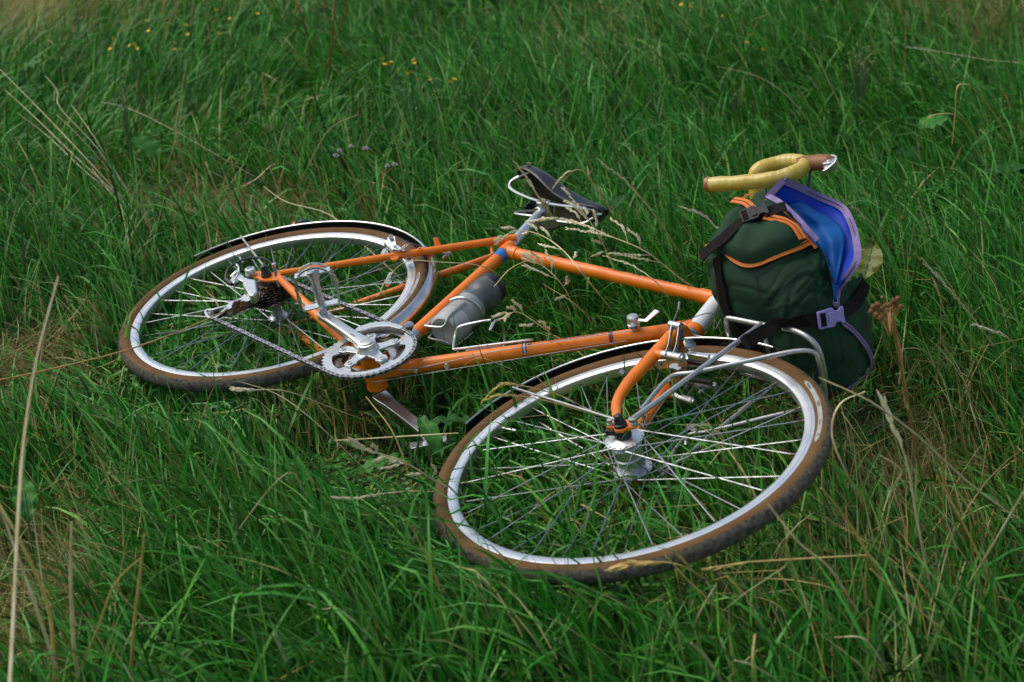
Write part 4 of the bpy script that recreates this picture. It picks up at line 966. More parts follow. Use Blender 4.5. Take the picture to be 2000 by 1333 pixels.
# how high the grass may stand under the bicycle and bag
Wt = W.T
rear2, front2 = w(REAR), w(AXF)
bagc = bc
poly = [w(p)[:2] for p in ((-.03, -.03, 0), (.48, .36, 0), (.42, .60, 0), (-.17, .56, 0), (-.46, .07, 0))]
def plane_h(x, y, n, c): return c[2] - (n[0] * (x - c[0]) + n[1] * (y - c[1])) / n[2]
nB = W @ Z3; nF = W @ FN
def inpoly(x, y, P):
    s_ = np.ones(np.shape(x)) * 1e9
    for i in range(len(P)):
        a, b = P[i], P[(i + 1) % len(P)]; e = b - a; L = np.hypot(*e); s_ = np.minimum(s_, ((x - a[0]) * e[1] - (y - a[1]) * e[0]) / L * 1.0)
    return s_
sgn = 1 if inpoly(np.array([w((0, .3, 0))[0]]), np.array([w((0, .3, 0))[1]]), poly)[0] > 0 else -1
if sgn < 0: poly = poly[::-1]
def cap_height(x, y, lift):
    c = np.full(np.shape(x), 9.0)
    dr = np.hypot(x - rear2[0], y - rear2[1]); hr = plane_h(x, y, nB, rear2)
    # the side towards the viewer is trampled a little wider
    front = ((x - rear2[0]) * -fwd2[0] + (y - rear2[1]) * -fwd2[1]) > 0
    c = np.where(dr < .345, np.minimum(c, hr - .020 + lift * np.where(lift < 0, .45, 1)), c); c = np.where((dr >= .345) & (dr < .52), np.minimum(c, hr - np.where(front, .052, .014) + np.minimum(lift * .7, .02) + (dr - .345) * np.where(front, .62, 3)), c)
    df = np.hypot(x - front2[0], y - front2[1]); hf = plane_h(x, y, nF, front2)
    front = ((x - front2[0]) * -fwd2[0] + (y - front2[1]) * -fwd2[1]) > 0
    c = np.where(df < .345, np.minimum(c, hf - .022 + lift), c); c = np.where((df >= .345) & (df < .52), np.minimum(c, hf - .040 + lift * .8 + (df - .345) * np.where(front, .68, 3) + .07 * np.clip((-(x - front2[0]) * rt2[0] - (y - front2[1]) * rt2[1] - .02) / .12, 0, 1)), c)
    ip = inpoly(x, y, poly); c = np.where(ip > -.02, np.minimum(c, plane_h(x, y, nB, rear2) - .012 + lift * 1.2), c)
    for (a, b, rr, drop) in (((0, 0, 0), (.49, .41, 0), .035, .012), ((-.16, .54, 0), (-.21, .70, 0), .04, .03), ((0, 0, -.06), (.18, -.035, -.075), .085, .034), ((.04, -.12, -.08), (.24, -.15, -.09), .10, .034), ((.02, -.22, -.08), (.26, -.26, -.09), .09, .022), ((0, -.06, -.03), (.42, .29, -.01), .055, .030)):
        A_, B_ = w(a), w(b); e = (B_ - A_)[:2]; L2 = e @ e; t = np.clip(((x - A_[0]) * e[0] + (y - A_[1]) * e[1]) / L2, 0, 1)
        dd = np.hypot(x - A_[0] - e[0] * t, y - A_[1] - e[1] * t); c = np.where(dd < rr, np.minimum(c, A_[2] + (B_ - A_)[2] * t - drop + np.minimum(lift, .0 if drop >= .02 else .1)), c)
    db = np.hypot((x - bagc[0]) / 1.05, y - bagc[1]); c = np.where(db < .20, np.minimum(c, .05 + db * .4), c)
    return c
def wave(x, y, a, b, c, d): return np.sin(x * a + y * b + c) * np.cos(x * b * .7 - y * a * 1.1 + d)
def make_blades(n_tufts, per, d0, d1, side, seg, Lr, wr, seed, tuft_r=.03, flat=False, dryadd=0, spread=.36, colour=None, width_far=0, only=None, outside=False):
    g = np.random.default_rng(seed)
    # depth along the view with area weighting, lateral inside the wedge
    m_ = n_tufts * 3; d = g.uniform(d0, d1, m_); keep = g.uniform(0, 1, m_) < (spread * d + side) / (spread * d1 + side); d = d[keep][:n_tufts]
    lat = g.uniform(-1, 1, len(d)) * (spread * d + side)
    if outside: k_ = np.abs(lat) > .36 * d + .45; d = d[k_]; lat = lat[k_]
    tx = camxy[0] + fwd2[0] * d + rt2[0] * lat; ty = camxy[1] + fwd2[1] * d + rt2[1] * lat
    if flat or only:
        k_ = int(len(tx) * (.5 if flat else 1)); W_ = np.array([q[4] * q[2] * q[3] * (1 if (only is None or i_ in only) else 0) for i_, q in enumerate(DR)]); ci = g.choice(len(DR), k_, p=W_ / W_.sum()); D_ = np.array(DR)[ci]
        a_ = g.normal(0, .62, k_) * D_[:, 2]; b_ = g.normal(0, .62, k_) * D_[:, 3]; tx[:k_] = D_[:, 0] + a_ * rt2[0] + b_ * fwd2[0]; ty[:k_] = D_[:, 1] + a_ * rt2[1] + b_ * fwd2[1]
    N_ = len(d); x = np.repeat(tx, per) + g.normal(0, tuft_r, N_ * per); y = np.repeat(ty, per) + g.normal(0, tuft_r, N_ * per)
    d = (tx - camxy[0]) * fwd2[0] + (ty - camxy[1]) * fwd2[1]; lat = (tx - camxy[0]) * rt2[0] + (ty - camxy[1]) * rt2[1]; dd = np.repeat(d, per); la = np.repeat(lat, per); n = len(x)
    # wind field: blades comb towards picture left, in the far left towards the right
    k = 1.9 / (1 + np.exp((la + .25 + .1 * dd) * 3.5)) / (1 + np.exp(-(dd - 3.7) * 3)); left = -1.0 + k
    fx = rt2[0] * left * .9 + fwd2[0] * .25 + .55 * wave(x, y, 2.1, 1.3, .5, 1.1); fy = rt2[1] * left * .9 + fwd2[1] * .25 + .55 * wave(x, y, 1.1, 2.7, 2.5, .3)
    az = np.arctan2(fy, fx) + np.repeat(g.normal(0, .58, N_), per) + g.normal(0, .50, n) + (g.uniform(0, 1, n) < .14) * g.uniform(-2.6, 2.6, n)
    patch = .5 + .5 * wave(x, y, 1.9, 2.3, 4.0, 2.0)
    L = g.uniform(Lr[0], Lr[1], n) * (.72 + .55 * patch) * (.75 + .5 * g.uniform(0, 1, n) ** 2)
    wd = g.uniform(wr[0], wr[1], n) * (1 + width_far * np.clip(dd - 4, 0, 5))
    th0 = np.abs(g.normal(.30, .26, n)); bend = np.abs(g.normal(.85, .50, n)) * (.6 + .5 * (L / Lr[1]))
    dn = dryness(x, y) * np.clip(1 - (dd - 7.2) / 2.5, .25, 1); L = L * (1 - .62 * np.clip(dn - .12, 0, .6) / .6 * (0 if flat else 1) * np.clip((6.2 - dd) / 1.2, 0, 1))
    if flat: th0 = g.uniform(1.1, 1.6, n); bend = g.normal(.0, .5, n); az = g.uniform(0, 6.28, n)
    dry = (g.uniform(0, 1, n) < dn + dryadd).astype(float)
    dry2 = np.where(dry > 0, g.uniform(.6, 1, n), g.uniform(0, .12, n) ** 1)
    wd = np.where(dry > 0, wd * .6, wd); bend = np.where(dry > 0, bend * .55, bend)
    # kink some blades
    kink = (g.uniform(0, 1, n) < np.where(dry > 0, .35, .10)); kpos = g.integers(max(1, seg // 3), seg, n); kamt = g.uniform(.6, 1.7, n)
    S = seg + 1; P = np.zeros((n, S, 3)); P[:, 0, 0] = x; P[:, 0, 1] = y; P[:, 0, 2] = ground_h(x, y) - .004 + ((g.uniform(.0, .05, n) + .10 * g.uniform(0, 1, n) * np.clip(dn, 0, .8)) if flat else 0)
    th = th0.copy(); tw = g.normal(0, .35, n); a_ = az.copy(); twr = g.normal(0, .25, n)
    for s_ in range(1, S):
        th = th + bend / seg * (1.6 * s_ / seg) + np.where(kink & (kpos == s_), kamt, 0); th = np.minimum(th, 2.35)
        a_ = a_ + twr / seg
        st = L / seg
        P[:, s_, 0] = P[:, s_ - 1, 0] + st * np.sin(th) * np.cos(a_); P[:, s_, 1] = P[:, s_ - 1, 1] + st * np.sin(th) * np.sin(a_); P[:, s_, 2] = P[:, s_ - 1, 2] + st * np.cos(th)
    gh = ground_h(P[:, :, 0], P[:, :, 1]); P[:, :, 2] = np.maximum(P[:, :, 2], gh + .004)
    u_ = g.uniform(0, 1, n); lift = -g.uniform(0, .038, n); lift = np.where(u_ < .12, g.uniform(.02, .11, n), lift)
    cap_ = cap_height(P[:, :, 0], P[:, :, 1], lift[:, None] * np.ones((1, S))); cap_ = np.maximum(cap_, gh + .003)
    z0_ = P[:, :1, 2]; fac = np.clip(np.min(np.where(P[:, :, 2] > cap_, (cap_ - z0_ + .012) / np.maximum(P[:, :, 2] - z0_, .01), 1.0), axis=1), .22, 1.0)
    fac = np.where((g.uniform(0, 1, n) < .72) | flat, fac, np.clip(fac * 1.6, 0, 1))[:, None, None]
    P = P[:, :1] + (P - P[:, :1]) * fac
    cap_ = np.maximum(cap_height(P[:, :, 0], P[:, :, 1], lift[:, None] * np.ones((1, S))), gh + .003)
    over = P[:, :, 2] > cap_; P[:, :, 2] = np.where(over, cap_, P[:, :, 2])
    nearcam = np.min(np.linalg.norm(P - CAM, axis=2), axis=1) > .9
    # ribbon sides
    T = np.diff(P, axis=1); T = np.concatenate([T, T[:, -1:]], 1); side_v = np.stack([-np.sin(a_), np.cos(a_), np.zeros(n)], 1)[:, None, :] * np.ones((1, S, 1))
    up_v = np.cross(side_v, T); up_v /= np.linalg.norm(up_v, axis=2, keepdims=True) + 1e-9
    ang = (tw[:, None] + np.linspace(0, 1, S)[None, :] * g.normal(0, .9, n)[:, None])[:, :, None]
    sv = side_v * np.cos(ang) + up_v * np.sin(ang)
    s_ = np.linspace(0, 1, S)[None, :]; prof = (.45 + 1.1 * s_ - 1.5 * s_ ** 2.6); prof = np.clip(prof, .03, 1.2); prof[:, -1] = .02
    hw = (wd[:, None] * .5 * prof)[:, :, None]
    V = np.stack([P - sv * hw, P + sv * hw], 2)[nearcam]; n = V.shape[0]
    co = V.reshape(-1, 3)
    tint = np.clip(g.normal(.53, .30, len(x)), 0, 1) * .62 + .38 * np.repeat(g.uniform(0, 1, N_), per)
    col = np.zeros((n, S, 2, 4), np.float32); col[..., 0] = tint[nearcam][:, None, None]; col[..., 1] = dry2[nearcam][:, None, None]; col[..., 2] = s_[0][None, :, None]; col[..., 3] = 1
    base = (np.arange(n) * S * 2)[:, None]; q = np.arange(seg)[None, :] * 2
    F_ = np.stack([base + q, base + q + 1, base + q + 3, base + q + 2], 2).reshape(-1, 4)
    return co, F_, col.reshape(-1, 4)
def blade_object(name, parts, mt, label, cat):
    off = 0; C_ = []; Fs = []; Co = []
    for co, f_, cl_ in parts: C_.append(co); Fs.append(f_ + off); Co.append(cl_); off += len(co)
    co = np.concatenate(C_); f_ = np.concatenate(Fs); cl_ = np.concatenate(Co)
    me = bpy.data.meshes.new(name); me.vertices.add(len(co)); me.vertices.foreach_set('co', co.astype(np.float32).ravel())
    me.loops.add(len(f_) * 4); me.loops.foreach_set('vertex_index', f_.astype(np.int32).ravel())
    me.polygons.add(len(f_)); me.polygons.foreach_set('loop_start', np.arange(len(f_), dtype=np.int32) * 4)
    me.polygons.foreach_set('use_smooth', np.ones(len(f_), bool))
    me.update(); at = me.color_attributes.new('blade', 'FLOAT_COLOR', 'POINT'); at.data.foreach_set('color', cl_.astype(np.float32).ravel())
    me.materials.append(mt); o = link(name, me); tag(o, label, cat, None, 'stuff'); print('faces', name, len(f_)); return o
def grass_mat(name, greens, dries, rough=.42):
    m = bpy.data.materials.new(name); m.use_nodes = True; n = m.node_tree; b = n.nodes['Principled BSDF']; out = n.nodes['Material Output']
    at = n.nodes.new('ShaderNodeAttribute'); at.attribute_name = 'blade'
    sx = n.nodes.new('ShaderNodeSeparateColor'); n.links.new(at.outputs['Color'], sx.inputs[0])
    def ramp(cols, src):
        r_ = n.nodes.new('ShaderNodeValToRGB'); e = r_.color_ramp.elements
        while len(e) < len(cols): e.new(.5)
        for i, (p, c) in enumerate(cols): e[i].position = p; e[i].color = (*c, 1)
        n.links.new(src, r_.inputs[0]); return r_
    gr = ramp(greens, sx.outputs[0]); dr_ = ramp(dries, sx.outputs[0])
    mx = n.nodes.new('ShaderNodeMix'); mx.data_type = 'RGBA'; n.links.new(sx.outputs[1], mx.inputs[0]); n.links.new(gr.outputs[0], mx.inputs[6]); n.links.new(dr_.outputs[0], mx.inputs[7])
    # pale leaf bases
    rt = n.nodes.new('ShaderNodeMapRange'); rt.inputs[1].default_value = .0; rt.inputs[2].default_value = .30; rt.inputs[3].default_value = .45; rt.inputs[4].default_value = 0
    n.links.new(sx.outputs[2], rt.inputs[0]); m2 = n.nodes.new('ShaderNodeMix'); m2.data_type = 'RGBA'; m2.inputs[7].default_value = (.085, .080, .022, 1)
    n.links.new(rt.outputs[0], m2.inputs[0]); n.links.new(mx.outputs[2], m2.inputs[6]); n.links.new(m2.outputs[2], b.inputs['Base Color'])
    b.inputs['Roughness'].default_value = rough; b.inputs['Specular IOR Level'].default_value = .27
    tr = n.nodes.new('ShaderNodeBsdfTranslucent'); n.links.new(m2.outputs[2], tr.inputs[0]); ms = n.nodes.new('ShaderNodeMixShader'); ms.inputs[0].default_value = .18
    n.links.new(b.outputs[0], ms.inputs[1]); n.links.new(tr.outputs[0], ms.inputs[2]); n.links.new(ms.outputs[0], out.inputs[0]); return m
GREENS = [(0, (.003, .034, .003)), (.30, (.008, .118, .005)), (.55, (.024, .238, .012)), (.78, (.070, .40, .045)), (1, (.20, .54, .032))]
DRIES = [(0, (.26, .14, .03)), (.35, (.52, .34, .10)), (.65, (.72, .55, .23)), (1, (.85, .73, .42))]
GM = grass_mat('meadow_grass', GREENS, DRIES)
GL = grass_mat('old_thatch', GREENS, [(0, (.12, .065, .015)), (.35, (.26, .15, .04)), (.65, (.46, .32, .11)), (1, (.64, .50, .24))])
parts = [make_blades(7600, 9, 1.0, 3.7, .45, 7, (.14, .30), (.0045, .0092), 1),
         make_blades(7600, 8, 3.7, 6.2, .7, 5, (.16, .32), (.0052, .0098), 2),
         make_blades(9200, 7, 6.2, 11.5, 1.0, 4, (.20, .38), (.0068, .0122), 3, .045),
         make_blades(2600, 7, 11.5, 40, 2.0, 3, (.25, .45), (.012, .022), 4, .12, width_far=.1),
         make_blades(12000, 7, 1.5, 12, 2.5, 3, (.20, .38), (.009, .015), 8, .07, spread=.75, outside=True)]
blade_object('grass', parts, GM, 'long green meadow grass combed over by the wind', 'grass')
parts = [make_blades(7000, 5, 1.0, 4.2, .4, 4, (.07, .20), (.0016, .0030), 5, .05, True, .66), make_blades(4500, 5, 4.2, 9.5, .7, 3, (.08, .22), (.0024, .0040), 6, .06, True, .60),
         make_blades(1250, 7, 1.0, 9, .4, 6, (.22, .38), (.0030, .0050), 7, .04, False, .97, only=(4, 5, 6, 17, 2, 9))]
tall = [parts.pop()]
blade_object('tall_straw', tall, GM, 'loose golden straw standing in the corners of the meadow', 'straw')
blade_object('dead_grass', parts, GL, 'fallen brown straw matted low between the green grass', 'straw')
# ------------------------------------------------------------------ single plants that stand out of the grass
STRAW = mat('pale_straw', (.86, .72, .42), (.62, .47, .22), .55, 0, 40, .1, 300, spec=.35)
STRAW_Y = mat('golden_straw', (.82, .60, .20), (.62, .41, .11), .5, 0, 30, .1, 300, spec=.35)
STRAW_B = mat('brown_stalk', (.46, .25, .07), (.32, .15, .04), .6, 0, 40, .2, 300)
PAN = mat('pale_seed_head', (.92, .82, .55), (.74, .62, .36), .7, 0, 160, .3, 500)
LEAFG = mat('fresh_leaf', (.022, .135, .008), (.045, .20, .015), .55, 0, 45, .35, 120, spec=.25)
LEAFD = mat('dark_leaf', (.010, .070, .007), (.020, .105, .012), .6, 0, 45, .35, 120, spec=.2)
LEAFY = mat('yellowing_leaf', (.13, .20, .015), (.22, .21, .03), .5, 0, 60, .4, 120)
YEL = mat('yellow_petals', (.75, .55, .02), (.80, .40, .02), .6, 0, 200)
FLUFF = mat('white_fluff', (.62, .60, .56), (.45, .42, .38), .9, 0, 300, .5, 900)
GSTEM = mat('green_stem', (.05, .13, .03), (.09, .12, .04), .5, 0, 60)
BROWNF = mat('brown_flower_head', (.26, .125, .035), (.13, .055, .018), .85, 0, 220, .6, 600)
rnd = random.Random(5)
def plant_root(name, p): o = empty(name); o.location = Vector(p); return o
def put(mb, o, name, m_, sharp=60): return shift(mb, np.array(o.location)).build(name, m_, o, sharp)
def pts3(px): return [at_h(u, v, h + .055) for u, v, h in px]
def grow_down(P):      # lead the foot of the stem on into the turf
    p0, p1 = P[0], P[1]; g = float(ground_h(p0[0], p0[1])); d_ = nrm(p0 - p1); d_[2] = min(d_[2], -.35); d_ = nrm(d_)
    if p0[2] > g + .005: P = [p0 + d_ * ((p0[2] - g + .01) / -d_[2])] + P
    return P
def stalk(px, r, m_, label, name='dry_grass_stalk', cat='grass stalk', group=None, head=0, smooth=True, hw=2.1, flat=.5):
    P = grow_down(pts3(px)); P = spline(P, 5) if smooth else P
    o = plant_root(name, P[0]); tag(o, label, cat, group)
    k = len(P); r = min(r * 1.25, .0014 + r * .55); rr = [r, r * .95, r * .8, r * .45]
    put(MB().tube(P, rr, 6, flat=flat), o, 'stem', m_)
    if head:
        h_ = MB(); n0 = int(k * (1 - head)); Q = P[n0:]
        for i in range(len(Q) - 1):
            for t in (0, .25, .5, .75):
                p = Q[i] * (1 - t) + Q[i + 1] * t; d_ = nrm(Q[i + 1] - Q[i]); s_ = nrm(np.array([rnd.gauss(0, 1) for _ in range(3)])); f_ = (i + t) / len(Q); sz = r * hw * (1 - .6 * abs(f_ - .4))
                h_.tube([p, p + (d_ * 2.2 + s_ * .8) * sz * .8, p + (d_ * 3.8 + s_ * .9) * sz], [sz * .25, sz * .42, sz * .08], 5)
        tag(put(h_, o, 'seed_head', PAN if m_ is STRAW else m_), kind='stuff')
    return o
def panicle(px, r, label, nb=9, bl=.055, m_=PAN):
    r *= 1.0; P = spline(grow_down(pts3(px)), 7); o = plant_root('grass_panicle', P[0]); tag(o, label, 'seed head')
    put(MB().tube(P, [r, r * .8, r * .45], 6), o, 'stem', STRAW); k = len(P); h_ = MB()
    for b in range(nb):
        i = int(k * (.42 + .55 * b / nb)); i = min(i, k - 2); p = P[i]; d_ = nrm(P[i + 1] - P[i]); side = nrm(RW[0] * rnd.uniform(-1, 1) + np.array([0, 0, 1.]) * rnd.uniform(-.7, 1) + RW[2] * rnd.uniform(-.4, .4)); L = bl * (1 - .65 * b / nb) * rnd.uniform(.7, 1.2)
        B_ = [p, p + d_ * L * .45 + side * L * .38, p + d_ * L * 1.0 + side * L * .62 - np.array([0, 0, .1 * L])]; B_ = spline(B_, 6)
        h_.tube(B_, r * .35, 4)
        for j in range(3, len(B_)):
            for q in range(3):
                e = nrm(np.array([rnd.gauss(0, 1) for _ in range(3)])); dd = nrm(B_[j] - B_[j - 1]); s_ = .0028
                h_.tube([B_[j], B_[j] + dd * s_ * 1.4 + e * s_ * .8, B_[j] + dd * s_ * 3.0 + e * s_ * 1.0], [s_ * .3, s_ * .5, s_ * .1], 4)
    for i in range(int(k * .8), k - 1):
        for q in range(4):
            e = nrm(np.array([rnd.gauss(0, 1) for _ in range(3)])); dd = nrm(P[i + 1] - P[i]); s_ = .0028
            h_.tube([P[i], P[i] + dd * s_ * 1.4 + e * s_ * .8, P[i] + dd * s_ * 3 + e * s_], [s_ * .3, s_ * .5, s_ * .1], 4)
    tag(put(h_, o, 'seed_head', m_), kind='stuff'); return o
# fan of pale stalks at the upper left
for px, lb in (([(262, 412, .05), (170, 312, .18), (85, 222, .28), (0, 136, .37)], 'longest pale straw of the fan in the upper left grass'),
               ([(256, 404, .05), (160, 318, .16), (75, 236, .25), (10, 176, .31)], 'second pale straw of the fan, ending just inside the left edge'),
               ([(250, 400, .05), (170, 338, .14), (95, 268, .2), (33, 220, .26)], 'lowest long pale straw of the fan at upper left'),
               ([(258, 398, .05), (200, 318, .18), (150, 262, .26), (110, 224, .3)], 'pale straw in the middle of the fan at upper left'),
               ([(262, 396, .05), (190, 290, .2), (118, 212, .3), (112, 178, .33), (88, 148, .36)], 'bent pale straw with a kink above the fan at upper left'),
               ([(275, 410, .05), (222, 330, .16), (180, 262, .25), (140, 206, .3)], 'thin brown straw standing right of the straw fan'),
               ([(262, 425, .05), (225, 388, .09), (180, 330, .14)], 'short straw crossing under the straw fan at upper left')):
    stalk(px, .0021, STRAW, lb, group='pale straws fanning out at the upper left')
stalk([(470, 330, .06), (330, 250, .19), (250, 212, .24), (198, 200, .27)], .0019, STRAW, 'long segmented straw leaning left above the rear wheel area', head=.35, hw=1.3)
stalk([(362, 330, .05), (343, 272, .15), (350, 205, .26), (365, 118, .40)], .0023, STRAW, 'upright pale straw standing alone at upper left')
stalk([(322, 335, .05), (338, 290, .12), (348, 250, .18)], .0016, STRAW, 'short grey straw beside the upright pale straw')
stalk([(600, 330, .08), (632, 268, .20), (660, 241, .25), (700, 224, .29)], .0019, STRAW, 'smooth pale straw bending right above the white fluffy seed heads')
stalk([(540, 320, .06), (500, 350, .08), (455, 372, .10)], .0016, STRAW, 'thin pale straw lying flat above the rear mudguard')
stalk([(700, 470, .1), (640, 418, .14), (560, 395, .15), (515, 365, .16)], .0017, STRAW, 'pale straw arching over the top of the rear mudguard')
# right edge, top
stalk([(2010, 128, .14), (1930, 118, .22), (1850, 104, .27), (1772, 92, .31)], .0023, STRAW, 'long pale stem running in from the right edge near the top', head=.22, hw=1.6)
stalk([(1990, 300, .08), (1938, 218, .24), (1900, 172, .33), (1882, 165, .35), (1869, 172, .345), (1866, 215, .28), (1860, 280, .18)], .0021, STRAW_Y, 'taller folded golden straw near the right edge')
stalk([(1955, 325, .07), (1915, 278, .18), (1872, 229, .29), (1835, 223, .31), (1812, 232, .30), (1806, 250, .26), (1814, 272, .22)], .0020, STRAW_Y, 'lower folded golden straw hooking over the round leaf')
stalk([(1952, 372, .05), (1920, 318, .12), (1885, 258, .22)], .0014, STRAW, 'thin drooping straw below the folded golden straws')
stalk([(1650, 225, .08), (1612, 145, .22), (1580, 80, .33), (1545, 42, .40)], .0018, STRAW, 'slender pale straw leaning left above the handlebar')
stalk([(1590, 250, .08), (1540, 190, .18), (1480, 150, .24), (1400, 130, .27)], .0016, STRAW, 'pale straw slanting left of the feathery weed')
stalk([(1985, 735, .06), (1925, 655, .18), (1875, 590, .26), (1800, 505, .36)], .0026, STRAW, 'long pale straw slanting down to the right edge beside the bag', head=.3, hw=1.5)
stalk([(2010, 700, .10), (1960, 655, .18), (1900, 634, .22)], .0022, STRAW, 'short pale seed stalk under the long slanting straw at right', head=.4, hw=1.8)
stalk([(1470, 500, .2), (1430, 478, .24), (1380, 425, .30), (1330, 405, .33)], .0015, STRAW, 'pale seed stem just left of the bag pocket', head=.4)
stalk([(1740, 480, .12), (1690, 425, .22), (1625, 372, .33)], .0018, STRAW, 'pale bristly seed stem behind the right side of the bag', head=.5, hw=1.7)
# over the bicycle
panicle([(1420, 605, .12), (1330, 545, .27), (1262, 492, .345), (1180, 457, .37), (1120, 432, .375), (1056, 426, .37)], .0017, 'large feathery seed head hanging across the seat post', 11, .085)
panicle([(1182, 590, .2), (1142, 540, .33), (1098, 488, .36), (1052, 458, .365), (1005, 452, .36), (968, 478, .34)], .0016, 'drooping seed head arching over the seat lug', 7, .035)
panicle([(1200, 520, .2), (1178, 478, .32), (1150, 430, .38), (1104, 372, .43)], .0015, 'upright seed head standing in front of the saddle nose', 8, .04)
panicle([(1130, 620, .14), (1100, 560, .26), (1060, 520, .30), (1020, 505, .31)], .0013, 'small pale seed head under the top tube', 8, .05)
panicle([(1110, 680, .12), (1060, 640, .2), (1010, 610, .24), (975, 625, .24)], .0013, 'small pale seed head above the empty bottle cage', 7, .05)
stalk([(1090, 440, .2), (1052, 385, .38), (1030, 350, .43), (1006, 318, .48)], .0021, STRAW, 'golden seed spike standing in front of the saddle rear', head=.75, hw=1.5)
stalk([(1330, 500, .16), (1285, 430, .30), (1230, 362, .41), (1176, 318, .48)], .0019, STRAW, 'pale seed spike leaning left behind the saddle', head=.4, hw=1.5)
stalk([(1208, 440, .22), (1180, 392, .36), (1143, 338, .47), (1118, 334, .48), (1098, 346, .46), (1080, 368, .42)], .0016, STRAW, 'arched straw nodding over the saddle', head=.35, hw=1.5)
stalk([(985, 545, .18), (940, 520, .28), (852, 512, .30), (795, 511, .30), (760, 540, .27), (738, 578, .23)], .0017, STRAW, 'bent straw lying across the rear tyre in front of the seat stay', head=.25, hw=1.4)
stalk([(1145, 800, .12), (1100, 775, .22), (1010, 752, .30), (975, 755, .30), (938, 790, .24)], .0018, STRAW_Y, 'upper bent straw lying over the front mudguard', head=.5, hw=1.5)
stalk([(1165, 812, .12), (1060, 782, .25), (985, 772, .29), (948, 781, .27)], .0016, STRAW_Y, 'lower straw lying over the front mudguard', head=.4, hw=1.5)
stalk([(880, 745, .05), (930, 700, .18), (1000, 722, .16)], .0011, STRAW, 'thin straw lying under the down tube')
stalk([(1175, 660, .1), (1130, 600, .24), (1060, 555, .27)], .0013, STRAW_Y, 'golden straw rising between down tube and top tube')
stalk([(1315, 600, .15), (1290, 560, .3), (1240, 522, .335), (1180, 500, .345)], .0013, STRAW, 'pale seed straw crossing in front of the top tube', head=.4, hw=1.6)
stalk([(1075, 500, .2), (1005, 520, .29), (965, 560, .27)], .0012, STRAW_Y, 'short golden straw beside the bottle neck')
# around the front wheel
panicle([(880, 955, .08), (850, 940, .12), (790, 903, .18), (735, 885, .22), (688, 872, .25)], .0018, 'pale seed head pointing left beside the front tyre', 9, .05)
stalk([(862, 962, .06), (800, 960, .13), (740, 966, .16), (690, 974, .17), (650, 972, .18)], .0019, STRAW, 'golden straw lying left of the front tyre', head=.45, hw=1.5)
stalk([(830, 850, .1), (895, 846, .14)], .0022, STRAW, 'short broken straw by the end of the left crank', smooth=False)
stalk([(480, 800, .08), (440, 745, .2), (420, 742, .2)], .0012, STRAW, 'thin straw resting on the bottom of the rear tyre')
stalk([(655, 800, .07), (560, 765, .18), (490, 762, .2), (460, 760, .2)], .0018, STRAW, 'pale straws crossing the rear tyre near the chainrings', head=.3)
stalk([(700, 905, .05), (610, 820, .16), (540, 770, .2), (465, 745, .22)], .0018, STRAW, 'long straw slanting up to the rear tyre')
stalk([(820, 1010, .05), (775, 860, .2), (715, 775, .25)], .0014, STRAW_Y, 'brown straw behind the left crank')
stalk([(1370, 1140, .05), (1320, 1080, .25), (1285, 1070, .29)], .0034, STRAW, 'pale leaf stalk lying over the bottom of the front tyre')
stalk([(1420, 1160, .05), (1330, 1105, .21), (1250, 1100, .23), (1200, 1110, .22)], .0024, STRAW_Y, 'golden straw lying along the lowest part of the front tyre', head=.4)
stalk([(1700, 1120, .06), (1690, 1085, .2), (1560, 1092, .24), (1460, 1098, .24), (1370, 1112, .22)], .0022, STRAW_Y, 'straight golden straw with a sharp bend right of the front tyre', head=.3, smooth=False)
# right foreground
stalk([(2010, 1030, .08), (1900, 950, .22), (1790, 850, .34), (1700, 785, .40), (1600, 738, .43)], .0042, STRAW, 'thickest pale stem curving down right from the bag')
stalk([(1820, 1160, .06), (1790, 1010, .2), (1770, 900, .3), (1722, 775, .4)], .0026, STRAW, 'pale straw rising beside the brown umbel stalk', head=.2)
stalk([(1760, 1190, .05), (1700, 1090, .2), (1650, 1010, .30), (1604, 954, .36)], .0040, STRAW_Y, 'broad golden straw right of the front tyre')
stalk([(1700, 1235, .05), (1665, 1180, .15), (1620, 1110, .24), (1560, 1060, .28), (1500, 985, .33)], .0032, STRAW, 'dull straw slanting away from the front tyre bottom')
stalk([(1905, 1300, .04), (1850, 1240, .12), (1780, 1180, .2), (1700, 1112, .27)], .0030, STRAW_Y, 'golden straw in the lower right corner area')
stalk([(1780, 1345, .04), (1740, 1320, .08), (1690, 1250, .15), (1630, 1245, .16)], .0036, STRAW, 'pale bent straw near the bottom edge at right')
stalk([(1560, 1360, .04), (1510, 1325, .12), (1470, 1300, .17), (1435, 1290, .19)], .0036, STRAW, 'pale blurred straw at the bottom edge')
stalk([(1420, 1360, .05), (1405, 1325, .12), (1375, 1280, .19), (1350, 1256, .23)], .0044, STRAW, 'thick broken straw end at the bottom edge')
stalk([(1350, 1250, .05), (1365, 1200, .16), (1400, 1140, .2)], .0018, STRAW, 'thin straw below the front tyre')
stalk([(1480, 1290, .04), (1400, 1190, .17), (1340, 1130, .23), (1300, 1085, .27)], .0030, STRAW_Y, 'brown straw slanting down from the front tyre bottom')
stalk([(1890, 1050, .05), (1850, 960, .2), (1840, 905, .28)], .0028, STRAW_Y, 'upright yellow straw in the right foreground')
stalk([(1960, 1200, .05), (1900, 1060, .22), (1830, 930, .34)], .0026, STRAW_Y, 'long golden straw in the right foreground')
stalk([(1770, 1030, .05), (1745, 960, .17), (1760, 920, .22), (1720, 890, .25)], .0020, STRAW, 'curled pale straw in the dry patch right of the wheel')
stalk([(1690, 1010, .05), (1655, 930, .2), (1625, 850, .28), (1640, 790, .33), (1690, 765, .33)], .0018, STRAW, 'looping straw beside the right side of the front tyre')
